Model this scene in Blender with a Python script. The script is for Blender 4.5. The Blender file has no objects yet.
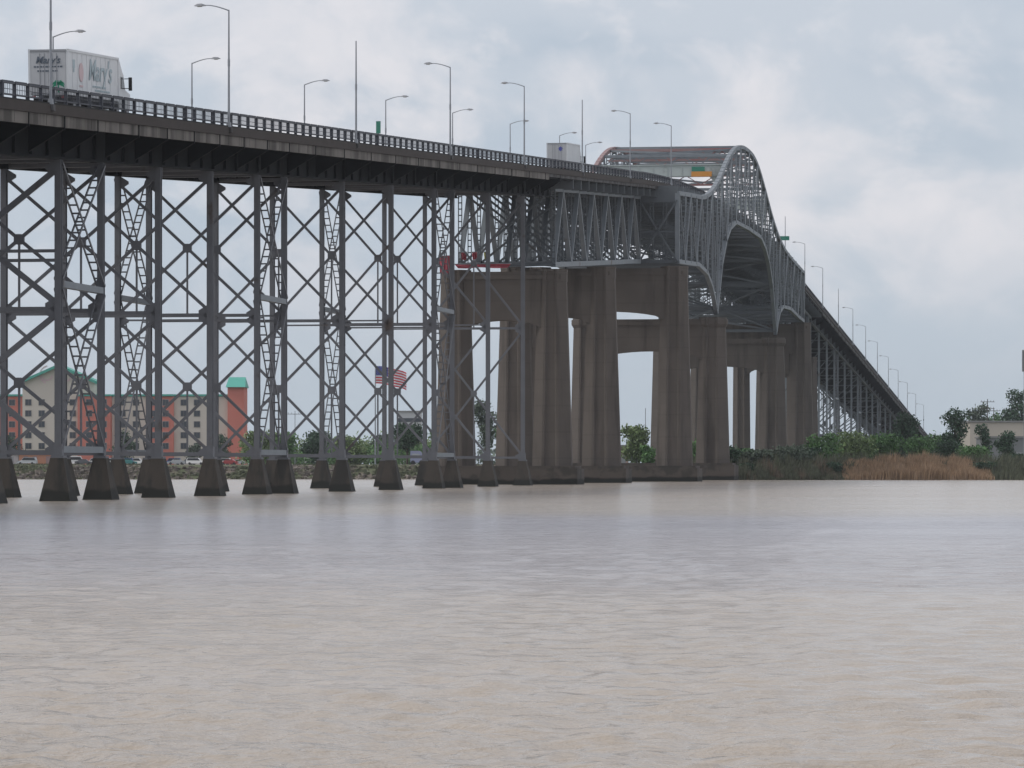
import bpy, math, random
import numpy as np
from mathutils import Vector

random.seed(7)
SC = bpy.context.scene
COL = SC.collection

# ------------------------------------------------------------------ camera
cam_d = bpy.data.cameras.new("camera")
cam = bpy.data.objects.new("camera", cam_d)
COL.objects.link(cam)
EYE = 2.3
cam.location = (0, 0, EYE)
cam.rotation_euler = (math.radians(90), 0, 0)
cam_d.sensor_width = 36
cam_d.lens = 36 * 4000 / 1024
cam_d.shift_y = 81 / 1024
cam_d.clip_start = 0.5
cam_d.clip_end = 20000
SC.camera = cam

# ------------------------------------------------------------------ sky and sun (overcast)
SUN_AZ, SUN_EL = math.radians(262), math.radians(46)      # azimuth clockwise from +Y
world = bpy.data.worlds.new("World")
SC.world = world
world.use_nodes = True
nt = world.node_tree
nt.nodes.clear()
def wn(t, **k):
    n = nt.nodes.new(t)
    for a, b in k.items():
        setattr(n, a, b)
    return n
out = wn("ShaderNodeOutputWorld")
bg = wn("ShaderNodeBackground")
sky = wn("ShaderNodeTexSky", sky_type='NISHITA')
sky.sun_disc = False
sky.sun_elevation = SUN_EL
sky.sun_rotation = SUN_AZ
sky.dust_density = 3.0
tc = wn("ShaderNodeTexCoord")
sep = wn("ShaderNodeSeparateXYZ")
nt.links.new(tc.outputs['Generated'], sep.inputs[0])
# clouds are given in units of the sky texture's own radiance (x 0.1 = background strength)
ramp = wn("ShaderNodeValToRGB")                            # grey deck: bluer low down, paler above
ramp.color_ramp.elements[0].position = 0.0
ramp.color_ramp.elements[0].color = (.425, .49, .555, 1)
ramp.color_ramp.elements[1].position = 1.0
ramp.color_ramp.elements[1].color = (.66, .67, .70, 1)
for p, c in ((.045, (.44, .50, .57)), (.1, (.475, .52, .585)), (.3, (.58, .60, .65))):
    e = ramp.color_ramp.elements.new(p)
    e.color = (*c, 1)
nt.links.new(sep.outputs[2], ramp.inputs[0])
def cloud(scale, zs, detail, lo, hi, off, rough=.55):
    mp = wn("ShaderNodeMapping")
    mp.inputs['Location'].default_value = off
    mp.inputs['Scale'].default_value = (1, 1, zs)
    nt.links.new(tc.outputs['Generated'], mp.inputs[0])
    nz = wn("ShaderNodeTexNoise")
    nz.inputs['Scale'].default_value = scale
    nz.inputs['Detail'].default_value = detail
    nz.inputs['Roughness'].default_value = rough
    nz.inputs['Distortion'].default_value = .35
    nt.links.new(mp.outputs[0], nz.inputs['Vector'])
    mr = wn("ShaderNodeMapRange", interpolation_type='SMOOTHSTEP')
    mr.inputs[1].default_value = lo
    mr.inputs[2].default_value = hi
    nt.links.new(nz.outputs[0], mr.inputs[0])
    return mr.outputs[0]
def mixc(fac, a, b):
    m = wn("ShaderNodeMix", data_type='RGBA')
    if hasattr(fac, 'links'):
        nt.links.new(fac, m.inputs[0])
    else:
        m.inputs[0].default_value = fac
    for s, v in ((m.inputs[6], a), (m.inputs[7], b)):
        if hasattr(v, 'links'):
            nt.links.new(v, s)
        else:
            s.default_value = (*v, 1)
    return m.outputs[2]
def mul(a, b):
    m = wn("ShaderNodeMath", operation='MULTIPLY')
    for s, v in ((m.inputs[0], a), (m.inputs[1], b)):
        if hasattr(v, 'links'):
            nt.links.new(v, s)
        else:
            s.default_value = v
    return m.outputs[0]
elev = wn("ShaderNodeMapRange", interpolation_type='SMOOTHSTEP')   # cloud relief dies out in the murk near the horizon
elev.inputs[1].default_value = .012
elev.inputs[2].default_value = .075
nt.links.new(sep.outputs[2], elev.inputs[0])
c1 = mul(cloud(15, 1.5, 7, .46, .62, (3.1, 0, .4)), elev.outputs[0])
c2 = mul(cloud(36, 1.5, 6, .50, .66, (.6, 2, 1.3)), elev.outputs[0])
c3 = mul(cloud(9, 2.0, 4, .5, .7, (8.2, 1, 5)), elev.outputs[0])
col = mixc(mul(c3, .85), ramp.outputs[0], (.36, .43, .515))
col = mixc(mul(c1, .85), col, (.655, .645, .675))
col = mixc(mul(c2, .4), col, (.72, .695, .715))
deck10 = wn("ShaderNodeMix", data_type='RGBA', blend_type='MULTIPLY')
deck10.inputs[0].default_value = 1
nt.links.new(col, deck10.inputs[6])
deck10.inputs[7].default_value = (10, 10, 10, 1)
fin = mixc(.93, sky.outputs[0], deck10.outputs[2])
nt.links.new(fin, bg.inputs[0])
bg.inputs[1].default_value = 0.1
nt.links.new(bg.outputs[0], out.inputs[0])

sd = bpy.data.lights.new("sun", 'SUN')
sd.energy = 1.1
sd.angle = math.radians(14)
sd.color = (1.0, .96, .90)
sun = bpy.data.objects.new("sun", sd)
COL.objects.link(sun)
to_sun = Vector((math.sin(SUN_AZ) * math.cos(SUN_EL), math.cos(SUN_AZ) * math.cos(SUN_EL), math.sin(SUN_EL)))
sun.rotation_euler = to_sun.to_track_quat('Z', 'Y').to_euler()
sun.location = to_sun * 300

SC.view_settings.view_transform = 'Standard'
SC.view_settings.look = 'None'
SC.view_settings.exposure = 0.32
SC.view_settings.gamma = 1
SC.view_settings.use_curve_mapping = False
SC.cycles.max_bounces = 6
SC.cycles.volume_bounces = 0
SC.cycles.use_denoising = True

# ------------------------------------------------------------------ materials
MATS = {}
def mat(name, c, rough=.7, var=.15, scale=.6, c2=None, f2=(.55, .7), s2=.25, streak=False, metal=0.0, bump=0.0, island=0.0, spec=.4, pour=0.0, tide=0.0):
    """Principled with soft tone noise; c2 = stains or rust in patches; streak = stains run downwards."""
    m = bpy.data.materials.new(name)
    m.use_nodes = True
    t = m.node_tree
    b = t.nodes['Principled BSDF']
    b.inputs['Roughness'].default_value = rough
    b.inputs['Metallic'].default_value = metal
    b.inputs['Specular IOR Level'].default_value = spec
    g = t.nodes.new("ShaderNodeNewGeometry")
    nz = t.nodes.new("ShaderNodeTexNoise")
    nz.inputs['Scale'].default_value = scale
    nz.inputs['Detail'].default_value = 5
    t.links.new(g.outputs['Position'], nz.inputs['Vector'])
    mx = t.nodes.new("ShaderNodeMix")
    mx.data_type = 'RGBA'
    mx.inputs[6].default_value = (*[x * (1 - var) for x in c], 1)
    mx.inputs[7].default_value = (*[min(1, x * (1 + var)) for x in c], 1)
    t.links.new(nz.outputs[0], mx.inputs[0])
    o = mx.outputs[2]
    if island:
        mi = t.nodes.new("ShaderNodeMix")
        mi.data_type = 'RGBA'
        mi.blend_type = 'MULTIPLY'
        mi.inputs[0].default_value = 1
        rr = t.nodes.new("ShaderNodeMapRange")
        rr.inputs[3].default_value = 1 - island
        rr.inputs[4].default_value = 1 + island
        t.links.new(g.outputs['Random Per Island'], rr.inputs[0])
        t.links.new(o, mi.inputs[6])
        t.links.new(rr.outputs[0], mi.inputs[7])
        o = mi.outputs[2]
    if c2 is not None:
        mp = t.nodes.new("ShaderNodeMapping")
        mp.inputs['Scale'].default_value = (1, 1, .12) if streak else (1, 1, 1)
        t.links.new(g.outputs['Position'], mp.inputs[0])
        n2 = t.nodes.new("ShaderNodeTexNoise")
        n2.inputs['Scale'].default_value = s2
        n2.inputs['Detail'].default_value = 6
        n2.inputs['Roughness'].default_value = .6
        t.links.new(mp.outputs[0], n2.inputs['Vector'])
        r2 = t.nodes.new("ShaderNodeMapRange")
        r2.interpolation_type = 'SMOOTHSTEP'
        r2.inputs[1].default_value = f2[0]
        r2.inputs[2].default_value = f2[1]
        t.links.new(n2.outputs[0], r2.inputs[0])
        m2 = t.nodes.new("ShaderNodeMix")
        m2.data_type = 'RGBA'
        m2.inputs[7].default_value = (*c2, 1)
        t.links.new(r2.outputs[0], m2.inputs[0])
        t.links.new(o, m2.inputs[6])
        o = m2.outputs[2]
    if pour:                                              # faint joints between concrete lifts
        sp = t.nodes.new("ShaderNodeSeparateXYZ")
        t.links.new(g.outputs['Position'], sp.inputs[0])
        md = t.nodes.new("ShaderNodeMath")
        md.operation = 'PINGPONG'
        md.inputs[1].default_value = pour / 2
        t.links.new(sp.outputs[2], md.inputs[0])
        mr = t.nodes.new("ShaderNodeMapRange")
        mr.inputs[1].default_value, mr.inputs[2].default_value = .03, .14
        mr.inputs[3].default_value, mr.inputs[4].default_value = .90, 1.0
        t.links.new(md.outputs[0], mr.inputs[0])
        mi = t.nodes.new("ShaderNodeMix")
        mi.data_type = 'RGBA'
        mi.blend_type = 'MULTIPLY'
        mi.inputs[0].default_value = 1
        t.links.new(o, mi.inputs[6])
        t.links.new(mr.outputs[0], mi.inputs[7])
        o = mi.outputs[2]
    if tide:                                              # wet, weedy band left by the water level
        sp = t.nodes.new("ShaderNodeSeparateXYZ")
        t.links.new(g.outputs['Position'], sp.inputs[0])
        ad_ = t.nodes.new("ShaderNodeMath")
        ad_.operation = 'MULTIPLY_ADD'
        t.links.new(nz.outputs[0], ad_.inputs[0])
        ad_.inputs[1].default_value = -.7
        t.links.new(sp.outputs[2], ad_.inputs[2])
        mr = t.nodes.new("ShaderNodeMapRange")
        mr.interpolation_type = 'SMOOTHSTEP'
        mr.inputs[1].default_value, mr.inputs[2].default_value = tide - .45, tide - .15
        t.links.new(ad_.outputs[0], mr.inputs[0])
        mi = t.nodes.new("ShaderNodeMix")
        mi.data_type = 'RGBA'
        mi.inputs[6].default_value = (.014, .015, .013, 1)
        t.links.new(mr.outputs[0], mi.inputs[0])
        t.links.new(o, mi.inputs[7])
        o = mi.outputs[2]
    t.links.new(o, b.inputs['Base Color'])
    if bump:
        bp = t.nodes.new("ShaderNodeBump")
        bp.inputs['Strength'].default_value = bump
        bp.inputs['Distance'].default_value = .1
        t.links.new(nz.outputs[0], bp.inputs['Height'])
        t.links.new(bp.outputs[0], b.inputs['Normal'])
    MATS[name] = m
    return m

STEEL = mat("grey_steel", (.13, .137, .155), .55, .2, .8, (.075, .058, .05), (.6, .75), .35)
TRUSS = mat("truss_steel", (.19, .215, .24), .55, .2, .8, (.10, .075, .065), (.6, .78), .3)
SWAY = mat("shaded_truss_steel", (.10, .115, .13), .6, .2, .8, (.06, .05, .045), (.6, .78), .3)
RED = mat("primer_red_steel", (.29, .20, .20), .7, .2, .5, (.30, .13, .13), (.52, .6), .12)
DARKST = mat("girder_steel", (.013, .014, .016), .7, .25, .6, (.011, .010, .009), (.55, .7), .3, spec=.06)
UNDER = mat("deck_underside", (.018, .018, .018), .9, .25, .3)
ROADM = mat("asphalt", (.06, .06, .06), .9, .2, 2)
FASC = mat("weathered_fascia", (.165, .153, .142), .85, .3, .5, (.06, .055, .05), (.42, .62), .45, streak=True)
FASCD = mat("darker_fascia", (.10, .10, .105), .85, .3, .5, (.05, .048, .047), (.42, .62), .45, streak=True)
RAILM = mat("dark_railing", (.05, .055, .07), .6, .2, 1)
RUSTM = mat("rusty_edge", (.042, .034, .031), .85, .3, .9)
CONC = mat("pier_concrete", (.106, .092, .082), .9, .22, .35, (.06, .051, .046), (.5, .7), .35, streak=True, bump=.15, pour=3.1)
FOOTM = mat("tide_stained_concrete", (.085, .072, .063), .9, .25, .5, (.05, .045, .04), (.48, .62), .4, bump=.2, tide=.6)
PEDM = mat("dark_wet_concrete", (.052, .044, .037), .8, .3, .8, (.026, .025, .023), (.45, .62), .9, streak=True, bump=.3, tide=.6)
GALV = mat("galvanised_pole", (.27, .29, .32), .5, .1, 1)
LAMPM = mat("lamp_housing", (.35, .36, .38), .5, .1, 1)
LENS = mat("lamp_lens", (.55, .55, .52), .3, .05, 1)
WHITE = mat("white_panel", (.66, .68, .70), .45, .06, .4, (.52, .53, .55), (.55, .8), .5)
WHITE2 = mat("grey_white_door", (.50, .51, .53), .5, .08, .5, (.40, .40, .41), (.55, .8), .6)
GREYP = mat("grey_trim", (.30, .31, .33), .5, .1, 1)
BLACK = mat("black_rubber", (.025, .025, .027), .8, .2, 2)
GLASS = mat("dark_glass", (.03, .035, .04), .12, .1, 1)
NAVY = mat("navy_lettering", (.11, .135, .17), .6, .1, 1)
TEAL = mat("faded_teal_lettering", (.40, .49, .53), .6, .15, 1)
PINKM = mat("faded_pink_print", (.62, .47, .49), .6, .1, 1)
GREENP = mat("palm_green_print", (.02, .24, .14), .6, .1, 1)
BLUEP = mat("blue_print", (.06, .08, .42), .6, .1, 1)
REDL = mat("red_lamp", (.35, .03, .03), .4, .1, 1)
SIGNG = mat("green_sign", (.03, .20, .14), .5, .05, 1)
SIGNO = mat("orange_sign", (.62, .27, .05), .5, .05, 1)
PORT = mat("pale_green_portal", (.42, .47, .46), .6, .12, .5, (.25, .27, .27), (.55, .75), .4)
TARP = mat("red_tarpaulin", (.33, .065, .09), .8, .2, .5)
TARPY = mat("yellow_tarpaulin", (.40, .39, .14), .8, .2, .5)
BEIGE = mat("beige_stucco", (.60, .55, .49), .9, .06, .1)
CORAL = mat("coral_stucco", (.56, .185, .145), .9, .06, .1)
TEALR = mat("teal_roof", (.07, .36, .29), .6, .08, .3)
WIN = mat("window_pane", (.05, .06, .075), .2, .3, .3)
FRAME = mat("window_frame", (.36, .33, .30), .7, .1, 1)
WBLD = mat("pale_wall", (.55, .50, .44), .9, .08, .15)
GBLD = mat("grey_wall", (.22, .23, .24), .9, .08, .2)
ROOFG = mat("grey_roof", (.25, .25, .25), .9, .1, .3)
BARK = mat("bark", (.075, .06, .045), .9, .3, 1.5)
LEAF = mat("mid_green_leaves", (.085, .18, .055), .6, .35, .5, island=.4)
LEAFD = mat("dark_green_leaves", (.036, .078, .04), .6, .35, .5, island=.4)
LEAFY = mat("yellow_green_leaves", (.14, .20, .075), .6, .3, .5, island=.35)
LEAFG = mat("grey_green_leaves", (.085, .115, .08), .7, .3, .5, island=.35)
REED = mat("tan_reeds", (.40, .275, .175), .8, .3, .35, island=.35)
REEDG = mat("green_grey_reeds", (.10, .11, .07), .8, .4, .4, island=.4)
REEDB = mat("brown_stalks", (.16, .125, .09), .9, .35, .4, island=.4)
ROCK = mat("riprap_rock", (.17, .148, .13), .9, .3, .12, (.09, .10, .06), (.5, .56), .12, island=.5)
PANEL = mat("utility_pole_wood", (.09, .08, .07), .9, .2, 1)

# ------------------------------------------------------------------ mesh helpers
ORG = {}
def V(*a):
    return np.array(a, dtype=float)
def unit(v):
    return v / (np.linalg.norm(v) + 1e-12)
class MB:
    def __init__(s):
        s.v, s.f = [], []
    def quadbox(s, c8):
        b = len(s.v)
        s.v += [tuple(p) for p in c8]
        for q in ((0, 3, 2, 1), (4, 5, 6, 7), (0, 1, 5, 4), (1, 2, 6, 5), (2, 3, 7, 6), (3, 0, 4, 7)):
            s.f.append(tuple(b + i for i in q))
    def beam(s, p, q, w, h, ref):
        """box from p to q: w across along ref, h the other way"""
        p, q = np.asarray(p, float), np.asarray(q, float)
        d = unit(q - p)
        r = ref - d * np.dot(ref, d)
        r = unit(r)
        t = np.cross(d, r)
        a, b = r * w / 2, t * h / 2
        s.quadbox([p - a - b, p + a - b, p + a + b, p - a + b, q - a - b, q + a - b, q + a + b, q - a + b])
    def box(s, x0, x1, y0, y1, z0, z1):
        s.quadbox([(x0, y0, z0), (x1, y0, z0), (x1, y1, z0), (x0, y1, z0), (x0, y0, z1), (x1, y0, z1), (x1, y1, z1), (x0, y1, z1)])
    def loft(s, rings, cap=True):
        b = len(s.v)
        n = len(rings[0])
        for r in rings:
            s.v += [tuple(p) for p in r]
        for k in range(len(rings) - 1):
            for i in range(n):
                j = (i + 1) % n
                s.f.append((b + k * n + i, b + k * n + j, b + (k + 1) * n + j, b + (k + 1) * n + i))
        if cap:
            s.f.append(tuple(b + i for i in reversed(range(n))))
            s.f.append(tuple(b + (len(rings) - 1) * n + i for i in range(n)))
    def tube(s, pts, rads, n=8):
        rings = []
        for i, p in enumerate(pts):
            p = np.asarray(p, float)
            d = unit(np.asarray(pts[min(i + 1, len(pts) - 1)], float) - np.asarray(pts[max(i - 1, 0)], float))
            ref = V(0, 0, 1) if abs(d[2]) < .9 else V(0, 1, 0)
            a = unit(np.cross(ref, d))
            c = np.cross(d, a)
            rings.append([p + rads[i] * (math.cos(2 * math.pi * k / n) * a + math.sin(2 * math.pi * k / n) * c) for k in range(n)])
        s.loft(rings)
    def ladder(s, p, q, width, normal, t=.07, step=.9):
        """laced member: two flats joined by battens"""
        p, q = np.asarray(p, float), np.asarray(q, float)
        d = unit(q - p)
        e = unit(np.cross(d, normal)) * (width / 2)
        s.beam(p + e, q + e, t * 2.2, t, normal)
        s.beam(p - e, q - e, t * 2.2, t, normal)
        L = np.linalg.norm(q - p)
        n = max(2, int(L / step))
        for k in range(n + 1):
            m = p + d * (L * k / n)
            s.beam(m - e * .97, m + e * .97, t * 1.2, t * 1.5, normal)
    def build(s, name, m, parent=None, loc=None):
        org = V(0, 0, 0) if parent is None else ORG[parent.name]
        if parent is None and loc is not None:
            org = V(*loc)
        me = bpy.data.meshes.new(name)
        vv = np.array(s.v, dtype=float) - org
        me.from_pydata(vv.tolist(), [], s.f)
        me.materials.append(m)
        me.update()
        o = bpy.data.objects.new(name, me)
        COL.objects.link(o)
        if parent is not None:
            o.parent = parent
        elif loc is not None:
            o.location = loc
        ORG[o.name] = org
        return o
def tag(o, label=None, cat=None, group=None, kind=None):
    for k, v in (('label', label), ('category', cat), ('group', group), ('kind', kind)):
        if v:
            o[k] = v
    return o
def empty(name, loc, label=None, cat=None, group=None, rz=0.0):
    o = bpy.data.objects.new(name, None)
    o.empty_display_size = .5
    COL.objects.link(o)
    o.location = loc
    o.rotation_euler = (0, 0, rz)
    ORG[o.name] = V(0, 0, 0)          # parts of a plain empty are given in its own coordinates
    return tag(o, label, cat, group)
def copy_tree(o, parent=None):
    c = o.copy()
    COL.objects.link(c)
    if parent is not None:
        c.parent = parent
    for ch in list(o.children):
        copy_tree(ch, c)
    return c

# ------------------------------------------------------------------ ground and water
def px2x(px, Y):
    return (px - 512) * Y / 4000
def shore(x):
    k = 1 / (1 + np.exp(-(x - 20) / 3.0))
    return 641 - 27 * k + 2.0 * np.sin(x * .13) + 1.2 * np.sin(x * .37 + 1)
def ground_h(x, y):
    d = y - shore(x)
    h = -2.5 + 4.84 * np.clip((d + 7) / 19, 0, 1) ** .8
    h = h + np.where(d > 12, .05 * np.sin(x * .05) * np.sin(y * .04), 0)
    return h
def ground_at(x, y):
    return float(ground_h(np.array(x), np.array(y)))
ys = np.concatenate([np.linspace(-300, 560, 20), np.linspace(575, 600, 6), np.arange(602, 670, 1.5), np.linspace(675, 1200, 40), np.linspace(1300, 3400, 16)])
xs = np.concatenate([np.linspace(-2400, -260, 14), np.arange(-240, 241, 4.0), np.linspace(260, 2400, 14)])
GX, GY = np.meshgrid(xs, ys)
GZ = ground_h(GX, GY)
def grid_mesh(name, X, Y, Z, m, smooth=True):
    r, c = X.shape
    v = np.stack([X, Y, Z], -1).reshape(-1, 3)
    idx = np.arange(r * c).reshape(r, c)
    f = np.stack([idx[:-1, :-1], idx[:-1, 1:], idx[1:, 1:], idx[1:, :-1]], -1).reshape(-1, 4)
    me = bpy.data.meshes.new(name)
    me.vertices.add(len(v))
    me.vertices.foreach_set('co', v.ravel())
    me.loops.add(f.size)
    me.loops.foreach_set('vertex_index', f.ravel())
    me.polygons.add(len(f))
    me.polygons.foreach_set('loop_start', np.arange(0, f.size, 4))
    me.polygons.foreach_set('loop_total', np.full(len(f), 4))
    me.polygons.foreach_set('use_smooth', np.full(len(f), smooth))
    me.update(calc_edges=True)
    me.materials.append(m)
    o = bpy.data.objects.new(name, me)
    COL.objects.link(o)
    return o
GRND = mat("bank_soil_and_grass", (.085, .10, .05), .95, .35, .15, (.15, .125, .10), (.48, .6), .22, bump=.3)
g = grid_mesh("ground", GX, GY, GZ, GRND)
tag(g, kind='structure')

# water: one fan-shaped sheet, fine near the camera, wave height built in
rings = [16.0]
while rings[-1] < 330:
    rings.append(rings[-1] * 1.0038)
while rings[-1] < 3300:
    rings.append(rings[-1] * 1.05)
R = np.array(rings)
ang = np.concatenate([np.radians(np.linspace(-75, -11, 40)), np.radians(np.linspace(-10.9, 10.9, 460)), np.radians(np.linspace(11, 75, 40))])
A, RR = np.meshgrid(ang, R)
WX, WY = RR * np.sin(A), RR * np.cos(A)
WZ = np.zeros_like(WX)
spacing = np.maximum(RR * .0038, .02)
rng = np.random.default_rng(3)
for lam in np.geomspace(.24, 1.6, 64):
    th = rng.normal(math.radians(68), .6)                 # wind blows obliquely across the view
    kx, ky = 2 * math.pi / lam * math.cos(th), 2 * math.pi / lam * math.sin(th)
    amp = .0060 * lam ** .5
    fade = np.clip(lam / (spacing * 2.2) - .6, 0, 1)
    WZ += fade * amp * np.sin(kx * WX + ky * WY + rng.uniform(0, 6.28))
patch = .75 + .25 * np.sin(WX * .021 + WY * .052 + 1) * np.sin(WY * .033 - WX * .013)
WZ *= patch
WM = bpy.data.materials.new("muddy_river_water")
WM.use_nodes = True
t = WM.node_tree
b = t.nodes['Principled BSDF']
b.inputs['Roughness'].default_value = .16
b.inputs['IOR'].default_value = 1.33
gg = t.nodes.new("ShaderNodeNewGeometry")
def noise(sc, scale3, det, r=.6):
    mp = t.nodes.new("ShaderNodeMapping")
    mp.inputs['Scale'].default_value = scale3
    mp.inputs['Rotation'].default_value = (0, 0, math.radians(-14))
    t.links.new(gg.outputs['Position'], mp.inputs[0])
    n = t.nodes.new("ShaderNodeTexNoise")
    n.inputs['Scale'].default_value = sc
    n.inputs['Detail'].default_value = det
    n.inputs['Roughness'].default_value = r
    t.links.new(mp.outputs[0], n.inputs['Vector'])
    return n.outputs[0]
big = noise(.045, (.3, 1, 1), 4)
# muddy tan water; the bluish mid-river band paints reflected sky into the base colour
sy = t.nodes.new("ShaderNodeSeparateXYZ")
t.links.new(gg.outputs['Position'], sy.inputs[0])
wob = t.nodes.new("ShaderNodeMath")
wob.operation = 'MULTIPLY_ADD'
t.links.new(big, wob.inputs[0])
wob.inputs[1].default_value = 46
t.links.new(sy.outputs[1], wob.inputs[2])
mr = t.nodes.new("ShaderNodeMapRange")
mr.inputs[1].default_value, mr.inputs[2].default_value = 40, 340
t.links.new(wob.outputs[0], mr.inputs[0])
mud_and_sky = t.nodes.new("ShaderNodeValToRGB")
mud_and_sky.color_ramp.interpolation = 'EASE'
mud_and_sky.color_ramp.elements[0].position = .03
mud_and_sky.color_ramp.elements[0].color = (.40, .345, .29, 1)
mud_and_sky.color_ramp.elements[1].position = 1
mud_and_sky.color_ramp.elements[1].color = (.40, .35, .30, 1)
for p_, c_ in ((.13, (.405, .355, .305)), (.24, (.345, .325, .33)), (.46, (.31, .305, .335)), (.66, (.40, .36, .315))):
    e_ = mud_and_sky.color_ramp.elements.new(p_)
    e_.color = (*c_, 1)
t.links.new(mr.outputs[0], mud_and_sky.inputs[0])
t.links.new(mud_and_sky.outputs[0], b.inputs['Base Color'])
n1, n2 = noise(2.2, (.8, 1.2, 1), 5, .62), noise(8, (.9, 1.1, 1), 3, .6)
ad = t.nodes.new("ShaderNodeMath")
ad.operation = 'MULTIPLY_ADD'
t.links.new(n2, ad.inputs[0])
ad.inputs[1].default_value = .22
n3 = noise(.34, (.55, 1.3, 1), 4, .6)                    # longer wind ripples that still read far out
ad2 = t.nodes.new("ShaderNodeMath")
ad2.operation = 'MULTIPLY_ADD'
t.links.new(n3, ad2.inputs[0])
ad2.inputs[1].default_value = 4.0
t.links.new(n1, ad2.inputs[2])
t.links.new(ad2.outputs[0], ad.inputs[2])
bp = t.nodes.new("ShaderNodeBump")
bp.inputs['Distance'].default_value = .19
st = t.nodes.new("ShaderNodeMapRange")
st.inputs[1].default_value, st.inputs[2].default_value = .35, .65
st.inputs[3].default_value, st.inputs[4].default_value = .35, 1.0
t.links.new(big, st.inputs[0])
t.links.new(st.outputs[0], bp.inputs['Strength'])
t.links.new(ad.outputs[0], bp.inputs['Height'])
t.links.new(bp.outputs[0], b.inputs['Normal'])
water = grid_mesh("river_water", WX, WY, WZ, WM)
tag(water, kind='structure')

# ------------------------------------------------------------------ the bridge's own axes
U = V(.15269, .98827, 0)         # along the roadway, away from the camera
N = V(.98827, -.15269, 0)        # to the right of the roadway
UP = V(0, 0, 1)
def BP(Y, o, z):
    return V(-68.3 + .1545 * Y + .98827 * o, Y - .15269 * o, z)
def zd(Y):
    """height of the road surface: 5.5 % up, a vertical curve, 5.5 % down"""
    if Y < 540:
        return 24.2 + .0557 * (Y - 245)
    if Y < 765:
        d = Y - 540
        return 40.675 + .055 * d - .11 * d * d / 450
    return max(40.675 - .055 * (Y - 765), 5.2)
OE, OW = 2.6, -14.1              # deck edges
OC = (OE + OW) / 2

BR = empty("highway_bridge", tuple(BP(608, OC, 0)), "long grey steel highway bridge on trestles and concrete piers with an arched truss", "bridge")
ORG[BR.name] = BP(608, OC, 0)

def sweep(mb, sect, Ys, dz=zd):
    rings = []
    for Y in Ys:
        z = dz(Y)
        rings.append([BP(Y, o, z + h) for o, h in sect])
    mb.loft(rings)
def frange(a, b, s):
    n = max(1, int(round((b - a) / s)))
    return [a + (b - a) * i / n for i in range(n + 1)]

Y0, Y1 = 110, 1440
YS = frange(Y0, Y1, 7)
mb = MB()
sweep(mb, [(OW, -.28), (OE, -.28), (OE, .22), (OE - .7, .22), (OE - .72, 0), (OW + .72, 0), (OW + .7, .22), (OW, .22)], YS)
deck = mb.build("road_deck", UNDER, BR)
mb = MB()
sweep(mb, [(OW + .75, .004), (OC - .3, .004), (OC - .3, .03), (OW + .75, .03)], YS)
sweep(mb, [(OC + .3, .004), (OE - .75, .004), (OE - .75, .03), (OC + .3, .03)], YS)
mb.build("carriageway", ROADM, BR)
mb = MB()
sweep(mb, [(OC - .28, .005), (OC + .28, .005), (OC + .12, .75), (OC - .12, .75)], YS)
mb.build("median_barrier", FASC, BR)

BENTS_L = [120, 136, 152, 162.5, 178, 191, 207, 223, 239, 255, 265.5, 281.2, 297, 313, 323, 346.7, 369.7, 392.5, 403, 425.5, 450]
TOW_L = [(152, 162.5), (255, 265.5), (313, 323), (392.5, 403)]
BENTS_R, TOW_R = [], []
y = 878.0
while y < 1400:
    BENTS_R += [y, y + 23, y + 46, y + 56.5]
    TOW_R.append((y + 46, y + 56.5))
    y += 79.5
A_, B_, C_, D_, E_, F_, G_, H_ = 473, 517, 557, 608, 710, 771, 812, 855

# slab edge: pale panels between dark joints, both sides
for o_, s_ in ((OE, 1), (OW, -1)):
    mb, mb_far = MB(), MB()
    for Ya, Yb in zip(YS[:-1], YS[1:]):
        for k in range(2):
            a, c = Ya + (Yb - Ya) * k / 2 + .04, Ya + (Yb - Ya) * (k + 1) / 2 - .04
            r = []
            for Y in (a, c):
                z = zd(Y)
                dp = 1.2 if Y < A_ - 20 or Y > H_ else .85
                r.append([BP(Y, o_ - s_ * .28, z - dp), BP(Y, o_ - s_ * .04, z - dp), BP(Y, o_ - s_ * .04, z - .51), BP(Y, o_ - s_ * .28, z - .51)])
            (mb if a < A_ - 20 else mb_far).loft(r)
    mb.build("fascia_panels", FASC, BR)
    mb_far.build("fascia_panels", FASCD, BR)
    mb = MB()
    sweep(mb, [(o_ - s_ * .02, -.5), (o_ + s_ * .09, -.5), (o_ + s_ * .09, .12), (o_ + s_ * .003, .12), (o_ + s_ * .003, -.27), (o_ - s_ * .02, -.27)][::s_], YS)
    mb.build("edge_angle", RUSTM, BR)
    mb = MB()
    sweep(mb, [(o_ - s_ * .5, -1.0), (o_ - s_ * .3, -1.0), (o_ - s_ * .3, -.3), (o_ - s_ * .5, -.3)], YS)
    mb.build("edge_stringer", DARKST, BR)

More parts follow.
